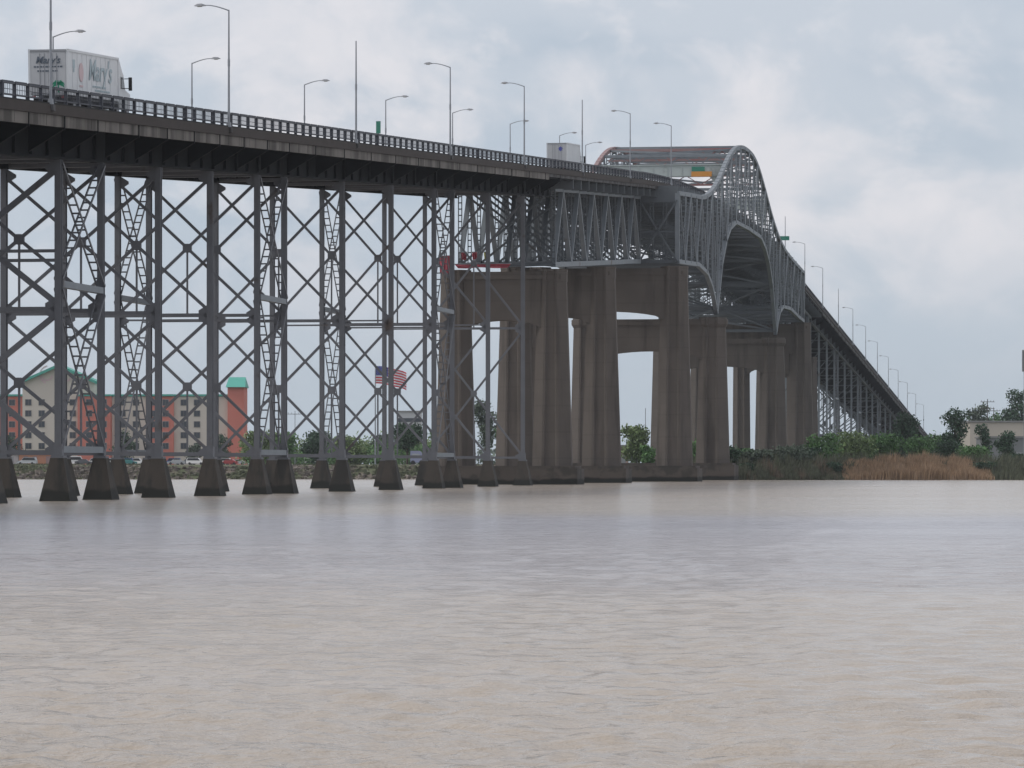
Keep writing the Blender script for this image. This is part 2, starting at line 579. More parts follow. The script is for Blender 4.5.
# railings
def railing(o_, n_posts, fine):
    mb = MB()
    L = frange(Y0, Y1, 5)
    for h, w, t_ in ((1.12, .17, .13), (.42, .12, .1)):
        sweep(mb, [(o_ - w / 2, h - t_ / 2 + .02), (o_ + w / 2, h - t_ / 2 + .02), (o_ + w / 2, h + t_ / 2 + .02), (o_ - w / 2, h + t_ / 2 + .02)], L)
    r = mb.build("railing", RAILM, BR)
    posts = []
    Y = Y0 + 1.7
    while Y < Y1:
        posts.append(Y)
        Y += 2.85
    rest = MB()
    infill = MB()
    first = [p for p in posts if p > 226][:n_posts]
    for p in posts:
        m_ = MB() if p in first else rest
        z = zd(p)
        w = .17 if int(p) % 9 else .26
        m_.beam(BP(p, o_, z + .2), BP(p, o_, z + 1.22), w, w + .05, U)
        if p in first:
            m_.build("railing_post", RAILM, r)
        if fine and 200 < p < 620:
            q = p + 2.85
            zq = zd(q)
            infill.beam(BP(p, o_, z + .76), BP(q, o_, zq + .76), .03, .035, N)
            for k in range(1, 8):
                f = k / 8
                m = BP(p + (q - p) * f, o_, z + (zq - z) * f)
                infill.beam(m + V(0, 0, 1.2), m + V(0, 0, 1.26), .08, .1, U)
                infill.beam(m + V(0, 0, .46), m + V(0, 0, 1.08), .03, .035, N)
    so = rest.build("far_railing_posts", RAILM, r)
    so['kind'] = 'stuff'
    if fine:
        infill.build("railing_infill", RAILM, r)
railing(OE - .36, 100, True)
railing(OW + .36, 60, False)

# plate girders of the trestle approaches
def girder(o_, Ya, Yb):
    mb = MB()
    Ys = frange(Ya, Yb, 8)
    sweep(mb, [(o_ - .03, -2.85), (o_ + .03, -2.85), (o_ + .03, -.5), (o_ - .03, -.5)], Ys)
    for h in (-2.92, -.42):
        sweep(mb, [(o_ - .3, h - .06), (o_ + .3, h - .06), (o_ + .3, h + .06), (o_ - .3, h + .06)], Ys)
    Y = Ya + 1.2
    while Y < Yb:
        z = zd(Y)
        for s_ in (-1, 1):
            mb.beam(BP(Y, o_ + s_ * .14, z - 2.8), BP(Y, o_ + s_ * .14, z - .55), .2, .04, N)
        Y += 3.8
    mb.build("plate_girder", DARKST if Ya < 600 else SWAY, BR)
for a, c in ((Y0, A_ - 1.5), (H_ + 1.5, Y1)):
    girder(0, a, c)
    girder(-11.2, a, c)
mb = MB()
for o_ in (-2.2, -4.4, -6.8, -9.0):
    sweep(mb, [(o_ - .15, -.95), (o_ + .15, -.95), (o_ + .15, -.3), (o_ - .15, -.3)], YS)
mb.build("stringers", DARKST, BR)

# floor beams with tapered brackets carrying the deck edge
fb = [Y for b_ in [BENTS_L] for Y in b_ if Y > 200]
fbs = []
allY = sorted(BENTS_L + [A_])
for a, c in zip(allY[:-1], allY[1:]):
    n = 2 if c - a > 13 else 1
    fbs += [a + (c - a) * k / n for k in range(n)]
fbs = [Y for Y in fbs if Y > 170]
allR = sorted(BENTS_R + [H_])
for a, c in zip(allR[:-1], allR[1:]):
    if a < 1150:
        fbs += [a, (a + c) / 2] if c - a > 13 else [a]
for Y in fbs:
    z = zd(Y)
    mb = MB()
    for o0, o1 in ((.32, OE - .1), (-11.52, OW + .1)):
        pr = []
        for off in (-.09, .09):
            c = U * off
            pr.append([BP(Y, o0, z - 2.6) + c, BP(Y, o1, z - 1.3) + c, BP(Y, o1, z - .3) + c, BP(Y, o0, z - .3) + c])
        mb.loft(pr)
        mb.beam(BP(Y, o0, z - 2.63), BP(Y, o1, z - 1.33), .3, .05, U)
    mb.beam(BP(Y, -10.9, z - 1.65), BP(Y, -.35, z - 1.65), .12, 1.5, U)
    mb.beam(BP(Y, -10.9, z - 2.43), BP(Y, -.35, z - 2.43), .4, .06, U)
    mb.beam(BP(Y, OE - .06, z - 1.36), BP(Y, OE - .06, z - .52), .14, .14, U)
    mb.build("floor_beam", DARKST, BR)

# steel trestle bents
def bent(Y, thick=1.0, split=True, o0=0.0, o1=-11.2, base=None):
    zt = zd(Y) - 2.99
    gz = -1.2 if base is None else base - .6
    ptop = 2.75 if base is None else base + .9
    zm = (zt + ptop) / 2
    P = lambda o, z: BP(Y, o, z)
    BRM = STEEL if split else SWAY
    mb = MB()
    mb.beam(P(o0 - .35, zt + .2), P(o1 + .35, zt + .2), .34, .3, U)
    root = mb.build("trestle_bent", BRM, BR)
    rest = MB()
    def sub(name, m, mat_):
        m.build(name, mat_, root)
    struts = [(ptop + .38, .24)]
    if split and Y < 300:
        struts += [(zm, .27)]
    else:
        struts += [(zm + .2, .14), (zm - .2, .14)] if int(Y) % 2 else [(zm, .26)]
    if not split and base is not None:
        struts = []
    if thick > 1:
        struts += [(zm + 3.7, .2), (zm + 3.1, .2)]
    for z, h in struts:
        m = MB()
        m.beam(P(o0, z), P(o1, z), .26, h, U)
        sub("strut", m, BRM)
    for o in (o0, o1):
        m = MB()
        for s_ in (-1, 1):                                # leg: two channels and a web
            m.beam(P(o, ptop) + U * s_ * .2, P(o, zt) + U * s_ * .2, .42, .09, N)
        m.beam(P(o, ptop), P(o, zt), .06, .32, N)
        m.beam(P(o, ptop - .02), P(o, ptop + .14), .85, .85, N)
        m.beam(P(o, ptop + .1), P(o, ptop + .9), .56, .5, N)
        sub("leg", m, STEEL if split else TRUSS)
        m = MB()
        h0, h1 = 1.02 + (.25 if gz < 0 else 0), .44
        r0 = [P(o, gz) + U * a * h0 + N * c * h0 for a, c in ((-1, -1), (-1, 1), (1, 1), (1, -1))]
        r1 = [P(o, ptop - .16) + U * a * (h1 + .03) + N * c * (h1 + .03) for a, c in ((-1, -1), (-1, 1), (1, 1), (1, -1))]
        r2 = [P(o, ptop) + U * a * h1 + N * c * h1 for a, c in ((-1, -1), (-1, 1), (1, 1), (1, -1))]
        if gz < 0:
            h0b = 1.0
            rb = [P(o, .05) + U * a * h0b + N * c * h0b for a, c in ((-1, -1), (-1, 1), (1, 1), (1, -1))]
            m.loft([r0, rb, r1, r2])
        else:
            m.loft([r0, r1, r2])
        sub("pedestal", m, PEDM)
    om = (o0 + o1) / 2
    for zl, zh in ((ptop + .5, zm - .25), (zm + .25, zt - .5)):
        for a, c in ((o0, o1), (o1, o0)):
            m = MB() if split else rest
            m.beam(P(a, zl), P(c, zh), .2, .22 * thick, U)
            for o, zz in ((a, zl), (c, zh)):
                s_ = -1 if o == o0 else 1
                m.loft([[P(o + s_ * .2, zz - .5) + U * q, P(o + s_ * .85, zz - .1) + U * q, P(o + s_ * .85, zz + .1) + U * q, P(o + s_ * .2, zz + .5) + U * q] for q in (-.14, .14)])
            if split:
                sub("diagonal_brace", m, STEEL)
        zc = (zl + zh) / 2
        m = MB() if split else rest
        c8 = [(-.75, -.35), (-.35, -.75), (.35, -.75), (.75, -.35), (.75, .35), (.35, .75), (-.35, .75), (-.75, .35)]
        m.loft([[P(om + a * .46, zc + c * .46) + U * s_ for a, c in c8] for s_ in (-.13, .13)])
        if split:
            sub("gusset_plate", m, STEEL)
        m = MB() if split else rest
        m.beam(P(om, zl - .2), P(om, zc), .16, .13, U)
        if split:
            sub("hanger", m, STEEL)
    if not split:
        rest.build("bracing", BRM, root)
    return zm, zt, ptop
def tower(Ya, Yb, base=None):
    for o in (0, -11.2):
        za, zb = zd(Ya) - 2.99, zd(Yb) - 2.99
        pt = 2.75 if base is None else base + .9
        zm = (za + pt) / 2 + 1.6
        for zl, z2a, z2b in ((pt + .6, zm - .3, zm - .3), (zm + .3, za - .2, zb - .2)):
            for p, q in ((BP(Ya, o, zl), BP(Yb, o, z2b)), (BP(Yb, o, zl), BP(Ya, o, z2a))):
                m = MB()
                m.ladder(p, q, .55, U, .075, .85)
                m.build("laced_brace", STEEL, BR)
        for z in (zm, pt + .55):
            m = MB()
            m.beam(BP(Ya + .25, o, z), BP(Yb - .25, o, z), .5, .42, N)
            m.build("tower_strut", TRUSS, BR)
for Y in BENTS_L:
    bent(Y, 1.7 if Y in (239, 255) else 1.0, Y > 200)
for a, c in TOW_L:
    tower(a, c)
for Y in BENTS_R:
    if zd(Y) > 9:
        bent(Y, 1.0, False, base=2.4)
for a, c in TOW_R:
    if zd(a) > 10:
        tower(a, c, base=2.4)

# concrete piers
def col_ring(c, w, d, z, ch=.28):
    """octagon with a shallow flute in the two broad faces"""
    a, b_ = w / 2, d / 2
    k = ch * w
    pts = [(-a + k, -b_), (-.16 * w, -b_), (-.12 * w, -b_ + .22), (.12 * w, -b_ + .22), (.16 * w, -b_), (a - k, -b_), (a, -b_ + k), (a, b_ - k), (a - k, b_), (-a + k, b_), (-a, b_ - k), (-a, -b_ + k)]
    return [V(*c) + N * p + U * q + UP * z for p, q in pts]
def pier(Y, oR, oL, ztop, cap, wt, wb, low, foot, arch=.8, strut=None, flare=.12):
    p = MB()
    # cap beam with arched soffit between the columns
    n = 12
    top = [(oR - wt * .35, ztop - .25), (oL + wt * .35, ztop - .25)]
    bot = []
    for i in range(n + 1):
        f = i / n
        o = oL + wt * .35 + (oR - oL - wt * .7) * f
        bot.append((o, ztop - cap - .9 + (arch + .9) * math.sin(math.pi * f) ** .5))
    poly = top + bot
    p.loft([[BP(Y, o, z) + U * s_ for o, z in poly] for s_ in (-1.15, 1.15)])
    p.beam(BP(Y, oL - wt * .35, ztop - .9), BP(Y, oR + wt * .35, ztop - .9), 2.62, .5, U)
    if strut:
        p.beam(BP(Y, oL, strut), BP(Y, oR, strut), 1.9, 2.2, U)
    root = p.build("concrete_pier", CONC, BR)
    for o in (oR, oL):
        m = MB()
        c = BP(Y, o, 0)
        zc = ztop - 1.5
        m.loft([col_ring(c, wb * 1.02, wb * .8, low), col_ring(c, wb, wb * .8, low + 2), col_ring(c, wt, wt * .85, zc)])
        m.loft([col_ring(c, wt + .1, wt * .85 + .1, zc + .01), col_ring(c, wt + flare, wt * .85 + flare, zc + .45), col_ring(c, wt + flare, wt * .85 + flare, ztop - .3), col_ring(c, wt + .2, wt * .85 + .2, ztop - .25), col_ring(c, wt + .2, wt * .85 + .2, ztop)])
        m.build("column", CONC, root)
    m = MB()
    for hw, z0, z1 in ((wb * .5 + 1.1, -1.5, foot - .35), (wb * .5 + .8, foot - .345, foot)):
        m.loft([[BP(Y, oL, z) - N * hw - U * hw * .9, BP(Y, oR, z) + N * hw - U * hw * .9, BP(Y, oR, z) + N * hw + U * hw * .9, BP(Y, oL, z) - N * hw + U * hw * .9] for z in (z0, z1)])
    m.build("footing", FOOTM, root)
WR, WL = 5.3, -14.9
CR, CL = 4.9, -14.4
pier(A_, 0, -11.6, 25.4, 6.1, 3.4, 4.6, 2.1, 2.2, .1)
pier(B_, 0, -11.3, 27.9, 6.6, 3.5, 4.9, 2.1, 2.2, .1)
pier(C_, CR, CL, 29.9, 6.6, 3.6, 4.9, 2.1, 2.2, .4)
pier(D_, CR, CL, 24.7, 5.6, 3.9, 5.0, 2.1, 2.6, .5, flare=.6)
pier(E_, CR, CL, 24.9, 5.6, 3.9, 5.0, 2.1, 3.0, .5, flare=.6)
pier(F_, CR, CL, 29.7, 5.6, 3.6, 4.9, 2.1, 3.0, 1.0)
pier(G_, .3, -10.6, 27.9, 6.6, 3.2, 3.6, 2.1, 3.0)
pier(H_, 0, -10.2, 25.4, 5.2, 2.6, 3.4, 2.1, 3.0)

# deck trusses between the trestles and the cantilever
def deck_truss(Ya, Yb, panels):
    zt = lambda Y: zd(Y) - 2.0
    zb = lambda Y: zd(Y) - 10.9
    st = [Ya + (Yb - Ya) * i / panels for i in range(panels + 1)]
    for o in (0, -5.6, -11.2):
        m = MB()
        sweep(m, [(o - .25, -.22), (o + .25, -.22), (o + .25, .22), (o - .25, .22)], st, zt)
        sweep(m, [(o - .27, -.3), (o + .27, -.3), (o + .27, .3), (o - .27, .3)], st, zb)
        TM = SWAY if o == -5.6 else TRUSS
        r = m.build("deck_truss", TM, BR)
        for i, Y in enumerate(st):
            m = MB()
            m.ladder(BP(Y, o, zb(Y)), BP(Y, o, zt(Y)), .4, U, .09, .7)
            m.build("vertical", SWAY, r)
        for i in range(panels):
            a, c = st[i], st[i + 1]
            m = MB()
            if i % 2 == 0:
                m.beam(BP(a, o, zb(a)), BP(c, o, zt(c)), .55, .4, N)
            else:
                m.beam(BP(a, o, zt(a)), BP(c, o, zb(c)), .55, .4, N)
            m.build("diagonal", TM, r)
    for i, Y in enumerate(st):
        m = MB()
        m.beam(BP(Y, 0, zb(Y)), BP(Y, -11.2, zb(Y)), .3, .35, U)
        m.beam(BP(Y, OE - .2, zt(Y) + .7), BP(Y, OW + .2, zt(Y) + .7), .3, 1.3, U)
        if True:
            for a, c in ((0, -11.2), (-11.2, 0))[:2 - i % 2]:
                m.beam(BP(Y, a, zb(Y)), BP(Y, c, zt(Y)), .26, .26, U)
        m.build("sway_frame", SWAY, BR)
    m = MB()
    for i in range(panels):
        a, c = st[i], st[i + 1]
        for p, q in ((0, -11.2), (-11.2, 0)):
            m.beam(BP(a, p, zb(a)), BP(c, q, zb(c)), .25, .2, UP)
    m.build("bottom_laterals", SWAY, BR)
deck_truss(A_ + .8, C_ - .6, 12)
deck_truss(F_ + .6, H_ - .8, 12)

# cantilever through truss
TOPC = [(557, 40.1), (575, 41.0), (591, 41.7), (603, 43.5), (614, 46.2), (622, 48.9), (630.6, 51.3), (639, 52.9), (648, 53.8), (658, 54.0), (668, 53.8), (678, 52.4), (690, 49.3), (703, 45.6), (716, 42.9), (729, 41.3), (745, 40.4), (771, 39.3)]
BOTC = [(557, 30.6), (583, 31.5), (595, 30.8), (602, 29.1), (606, 27.3), (609, 25.4), (612, 28.6), (616.5, 33.4), (623, 37.3), (629, 39.5), (638, 41.0), (660, 41.2), (681, 41.0), (690, 39.5), (697, 37.3), (703.5, 33.4), (707.5, 28.8), (710.5, 25.6), (713.5, 27.6), (718, 29.8), (725, 31.0), (740, 31.2), (757, 30.4), (771, 30.0)]
def interp(tab, Y):
    return float(np.interp(Y, [a for a, _ in tab], [c for _, c in tab]))
def smooth_tab(tab, n=90):
    """densify with a light smoothing so that the chord reads as a curve"""
    xs_ = np.linspace(tab[0][0], tab[-1][0], n)
    zs_ = np.interp(xs_, [a for a, _ in tab], [c for _, c in tab])
    k = np.array([.25, .5, .25])
    for _ in range(3):
        zs_[1:-1] = np.convolve(zs_, k, 'valid')
    return list(zip(xs_, zs_))
TOPS = smooth_tab(TOPC)
PAN = frange(557, 608, 7.3) + frange(608, 710, 7.3)[1:] + frange(710, 771, 7.6)[1:]
TR = []
for o in (WR, WL):
    red = o == WL
    m = MB()
    for (a, za), (c, zc) in zip(TOPS[:-1], TOPS[1:]):
        m.beam(BP(a - .1, o, za), BP(c + .1, o, zc), .62, .6, N)
    r = m.build("cantilever_truss", TRUSS if not red else RED, BR)
    TR.append(r)
    m = MB()
    for (a, za), (c, zc) in zip(BOTC[:-1], BOTC[1:]):
        m.beam(BP(a - .05, o, za), BP(c + .05, o, zc), .62, .6, N)
    m.build("bottom_chord", TRUSS, r)
    for i, Y in enumerate(PAN):
        zb, zt = interp(BOTC, Y), interp(TOPS, Y)
        m = MB()
        if i == 0 or i == len(PAN) - 1:
            m.beam(BP(Y, o, zb), BP(Y, o, zt), .6, .6, N)
        else:
            m.ladder(BP(Y, o, zb), BP(Y, o, zt), .6, U, .13, .75)
        m.build("vertical", TRUSS, r)
    for i in range(len(PAN) - 1):
        a, c = PAN[i], PAN[i + 1]
        up = (a < 608 and i % 2) or (608 <= a < 659 and i % 2) or (a >= 659 and i % 2)
        p, q = (BP(a, o, interp(BOTC, a)), BP(c, o, interp(TOPS, c))) if up else (BP(a, o, interp(TOPS, a)), BP(c, o, interp(BOTC, c)))
        m = MB()
        m.ladder(p, q, .6, U, .13, .75)
        m.build("diagonal", TRUSS, r)
# cross frames and laterals
for i, Y in enumerate(PAN):
    zt, zb, zr = interp(TOPS, Y), interp(BOTC, Y), zd(Y)
    m = MB()
    m.beam(BP(Y, WR, zr - 1.35), BP(Y, WL, zr - 1.35), .4, 1.9, U)
    m.build("floor_beam", SWAY, BR)
    if zr - 2.4 - zb > 2.2:
        m = MB()
        m.beam(BP(Y, WR, zb), BP(Y, WL, zb), .45, .5, U)
        h = zr - 2.6
        k = 2 if h - zb > 8 else 1
        for j in range(k):
            a0, a1 = zb + (h - zb) * j / k, zb + (h - zb) * (j + 1) / k
            oc = (WR + WL) / 2
            for p, q in ((WR, oc), (WL, oc)):
                m.ladder(BP(Y, p, a0), BP(Y, q, a1), .45, U, .09, .9)
            m.beam(BP(Y, WR, a1), BP(Y, WL, a1), .3, .3, U)
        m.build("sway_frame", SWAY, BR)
    if zt - zr > 6.0:
        m = MB()
        m.beam(BP(Y, WR, zt), BP(Y, WL, zt), .5, .45, U)
        m.beam(BP(Y, WR, zt - 1.6), BP(Y, WL, zt - 1.6), .35, .3, U)
        n = 8
        for k in range(n):
            a, c = WL + (WR - WL) * k / n, WL + (WR - WL) * (k + 1) / n
            m.beam(BP(Y, a, zt if k % 2 else zt - 1.6), BP(Y, c, zt - 1.6 if k % 2 else zt), .14, .14, U)
        m.build("top_strut", RED if i % 2 else TRUSS, BR)
for a, c in zip(PAN[:-1], PAN[1:]):
    if min(interp(TOPS, a) - zd(a), interp(TOPS, c) - zd(c)) > 6.0:
        m = MB()
        for p, q in ((WR, WL), (WL, WR)):
            m.beam(BP(a, p, interp(TOPS, a)), BP(c, q, interp(TOPS, c)), .3, .28, UP)
        m.build("top_lateral", TRUSS, BR)
    m = MB()
    for p, q in ((WR, WL), (WL, WR)):
        m.beam(BP(a, p, interp(BOTC, a)), BP(c, q, interp(BOTC, c)), .3, .28, UP)
    m.build("bottom_lateral", SWAY, BR)
for Y in (PAN[0], PAN[-1]):
    zb, h = interp(BOTC, Y), zd(Y) - 2.4
    m = MB()
    m.beam(BP(Y, WR, h), BP(Y, WL, h), .5, .6, U)
    for o in np.linspace(WL, WR, 12)[1:-1]:
        m.ladder(BP(Y + .5, o, zb), BP(Y + .5, o, h), .5, U, .11, .7)
    for a, c in ((WR, 0), (0, WR), (0, -5.6), (-5.6, 0), (-5.6, -11.2), (-11.2, -5.6)):
        m.beam(BP(Y - .4, a, zb), BP(Y - .4, c, h), .3, .24, U)
    m.build("end_frame", SWAY, BR)
# portals: a deep pale band across the road at each end of the arch
for Y in (622, 694):
    zt = interp(TOPS, Y)
    m = MB()
    m.beam(BP(Y, WR - .3, zt - .75), BP(Y, WL + .3, zt - .75), .5, 1.55, U)
    for z in (zt - 1.62, zt + .12):
        m.beam(BP(Y, WR - .3, z), BP(Y, WL + .3, z), .8, .14, U)
    for k in range(1, 9):
        o = WL + (WR - WL) * k / 9
        m.beam(BP(Y, o, zt - 1.5) - U * .3, BP(Y, o, zt) - U * .3, .1, .12, U)
    for s_, o in ((1, WL + .3), (-1, WR - .3)):
        m.loft([[BP(Y, o, zt - 1.6) + U * q, BP(Y, o + s_ * 2.2, zt - 1.6) + U * q, BP(Y, o, zt - 4.2) + U * q] for q in (-.2, .2)])
    m.build("portal_beam", PORT, BR)

# ------------------------------------------------------------------ street lamps on both edges
def lamp_proto(name, H, arm, side, mat_):
    r = empty(name, (0, 0, 0))
    m = MB()
    m.tube([(0, 0, 0), (0, 0, H * .5), (0, 0, H)], [.095, .075, .052], 8)
    m.tube([(0, 0, 0), (0, 0, .35)], [.2, .17], 8)
    m.tube([(0, 0, H * .52), (0, 0, H * .52 + .5)], [.095, .095], 8)
    m.build("pole", mat_, r)
    if arm:
        m = MB()
        pts = [(side * arm * f, 0, H - .05 + .42 * math.sin(f * math.pi / 2)) for f in (0, .2, .4, .6, .8, 1)]
        m.tube(pts, [.055, .05, .046, .042, .04, .036], 6)
        m.build("arm", mat_, r)
        m = MB()
        x = side * arm
        hd = [(-.02, .07), (.25, .16), (.6, .14), (.82, .05)]
        m.loft([[V(x + side * a, -w, H + .31), V(x + side * a, w, H + .31), V(x + side * a, w * .8, H + .31 + w * 1.1), V(x + side * a, -w * .8, H + .31 + w * 1.1)] for a, w in hd])
        h_ = m.build("lamp_head", LAMPM, r)
        m = MB()
        m.loft([[V(x + side * a, -w, H + .307), V(x + side * a, w, H + .307), V(x + side * a, w * .6, H + .25), V(x + side * a, -w * .6, H + .25)] for a, w in ((.25, .1), (.6, .1))])
        m.build("lens", LENS, h_)
    return r
near_p = lamp_proto("street_lamp", 8.55, 1.75, -1, GALV)
bare_p = lamp_proto("lamp_pole", 8.7, 0, -1, GALV)
far_p = lamp_proto("street_lamp", 7.55, 1.75, 1, GALV)
RZ = math.atan2(N[1], N[0])
used = set()
def lamp_seat(Y, o):
    s_ = 1 if o > OC else -1
    m = MB()
    m.beam(BP(Y, o - s_ * .25, zd(Y) - .1), BP(Y, o + s_ * .25, zd(Y) - .1), .5, .38, U)
    m.build("lamp_seat", FASCD, BR)
def put(proto, Y, o, label, cat, group, sc=1):
    p = proto if proto.name not in used else copy_tree(proto)
    used.add(p.name)
    q = BP(Y, o, zd(Y) + .1)
    p.location = tuple(q)
    lamp_seat(Y, o)
    p.rotation_euler = (0, 0, RZ)
    p.scale = (sc, sc, sc)
    tag(p, label, cat, group)
NG, FG = "street lamps along the near edge of the bridge", "street lamps along the far edge of the bridge"
ON, OF = OE + .02, OW - .02
near = [(243.7, 0, "bare grey pole standing in front of the back doors of the white truck"),
        (291.8, 1, "tall near-edge street lamp with its arm reaching left, right of the white lorry's cab"),
        (339.7, 0, "armless tall pole on the near railing above the left trestle"),
        (386.7, 1, "near-edge street lamp with its lamp head pointing left, midway along the left approach"),
        (433.9, 1, "near-edge street lamp standing between the green marker sign and the second white truck"),
        (479.8, 0, "armless pole on the near railing just right of the second white truck"),
        (525.8, 1, "near-edge street lamp whose pole rises in front of the left shoulder of the arch"),
        (572.8, 1, "near-edge street lamp whose pole stands in front of the pale green portal beam")]
for Y, k, lb in near:
    put(near_p if k else bare_p, Y, ON, lb, "street lamp" if k else "pole", NG if k else "armless poles along the near edge of the bridge")
far = [(304.6, "far-edge street lamp rising behind the roof of the near white truck"),
       (350, "far-edge street lamp with arm to the right, beside the tallest left-hand lamp"),
       (398, "small far-edge street lamp just left of the armless pole above the trestle"),
       (441.7, "far-edge street lamp beside the small green marker sign"),
       (485.5, "far-edge street lamp rising close to the right of a taller near-edge lamp"),
       (530.8, "far-edge street lamp partly behind a taller near-edge lamp, left of the second truck"),
       (577, "far-edge street lamp standing behind the roof of the second white truck"),
       (604.7, "far-edge street lamp between the second white truck and the arch")]
for Y, lb in far:
    put(far_p, Y, OF, lb, "street lamp", FG)
put(bare_p, 762, ON, "armless pole carrying the small green sign at the right foot of the arch", "pole", "armless poles along the near edge of the bridge")
put(near_p, 808, ON, "first street lamp right of the green sign on the descending roadway", "street lamp", NG)
put(near_p, 855, ON, "second street lamp right of the green sign on the descending roadway", "street lamp", NG)
put(bare_p, 901, ON, "armless pole on the descending roadway beyond the second lamp", "pole", "armless poles along the near edge of the bridge")
for k, Y in enumerate((948, 994, 1040, 1087, 1133, 1180, 1226, 1273)):
    put(near_p, Y, ON, "thin distant street lamp on the descending right approach", "street lamp", "distant lamps on the descending approach")
for k, Y in enumerate((832, 880, 926, 972, 1018, 1064, 1110, 1156, 1202, 1248)):
    put(far_p, Y, OF, "thin distant far-edge street lamp on the descending right approach", "street lamp", "distant far-edge lamps on the descending approach")

# ------------------------------------------------------------------ signs on the bridge
def at_bridge(name, Y, o, z, label, cat, group=None):
    """empty whose local axes are x = right of the road, y = along the road"""
    return empty(name, tuple(BP(Y, o, z)), label, cat, group, RZ)
def panel(mb, x0, x1, z0, z1, y=0, t_=.06):
    mb.box(x0, x1, y - t_ / 2, y + t_ / 2, z0, z1)
zp = interp(TOPS, 622)
s = at_bridge("overhead_sign", 621.4, 0, zp - 1.7, "green and orange overhead road sign hung on the pale portal beam of the arch", "road sign")
m = MB(); panel(m, .15, 3.35, -.05, .75); m.build("orange_panel", SIGNO, s)
m = MB(); panel(m, .2, 2.25, .76, 1.5); m.build("green_panel", SIGNG, s)
m = MB()
for x in (.5, 1.8, 3.0):
    m.box(x - .05, x + .05, .03, .34, .1, 1.4 if x < 2.5 else .7)
m.build("bracket", GALV, s)
s = at_bridge("road_sign", 435.5, OW + .35, zd(435.5) + .2, "small upright green marker sign on the far railing of the left approach", "road sign")
m = MB(); m.tube([(0, 0, 0), (0, 0, 4.8)], [.06, .05], 6); m.build("post", GALV, s)
m = MB(); panel(m, -.25, .25, 3.55, 4.9, -.09); m.build("sign_panel", SIGNG, s)
s = at_bridge("road_sign", 761.4, ON, zd(762) + 4.2, "small wide green sign fixed to an armless pole right of the arch", "road sign")
m = MB(); panel(m, -.95, .85, 0, .8, -.1); m.build("sign_panel", SIGNG, s)
m = MB(); m.box(-.1, .1, -.07, .52, .3, .4); m.build("bracket", GALV, s)

# ------------------------------------------------------------------ lettering helper
def text_mesh(txt, size, mat_, parent, mtx_loc, rot, shear=0.0, sx=1.0, name="lettering"):
    cu = bpy.data.curves.new("tmp_text", 'FONT')
    cu.body = txt
    cu.size = size
    cu.shear = shear
    cu.align_x = 'CENTER'
    cu.extrude = .008
    cu.offset = .012
    ob = bpy.data.objects.new("tmp_text", cu)
    COL.objects.link(ob)
    dg = bpy.context.evaluated_depsgraph_get()
    me = bpy.data.meshes.new_from_object(ob.evaluated_get(dg))
    bpy.data.objects.remove(ob)
    me.materials.clear()
    me.materials.append(mat_)
    o = bpy.data.objects.new(name, me)
    COL.objects.link(o)
    o.parent = parent
    o.location = mtx_loc
    o.rotation_euler = rot
    o.scale = (sx, 1, 1)
    ORG[o.name] = V(0, 0, 0)
    return o

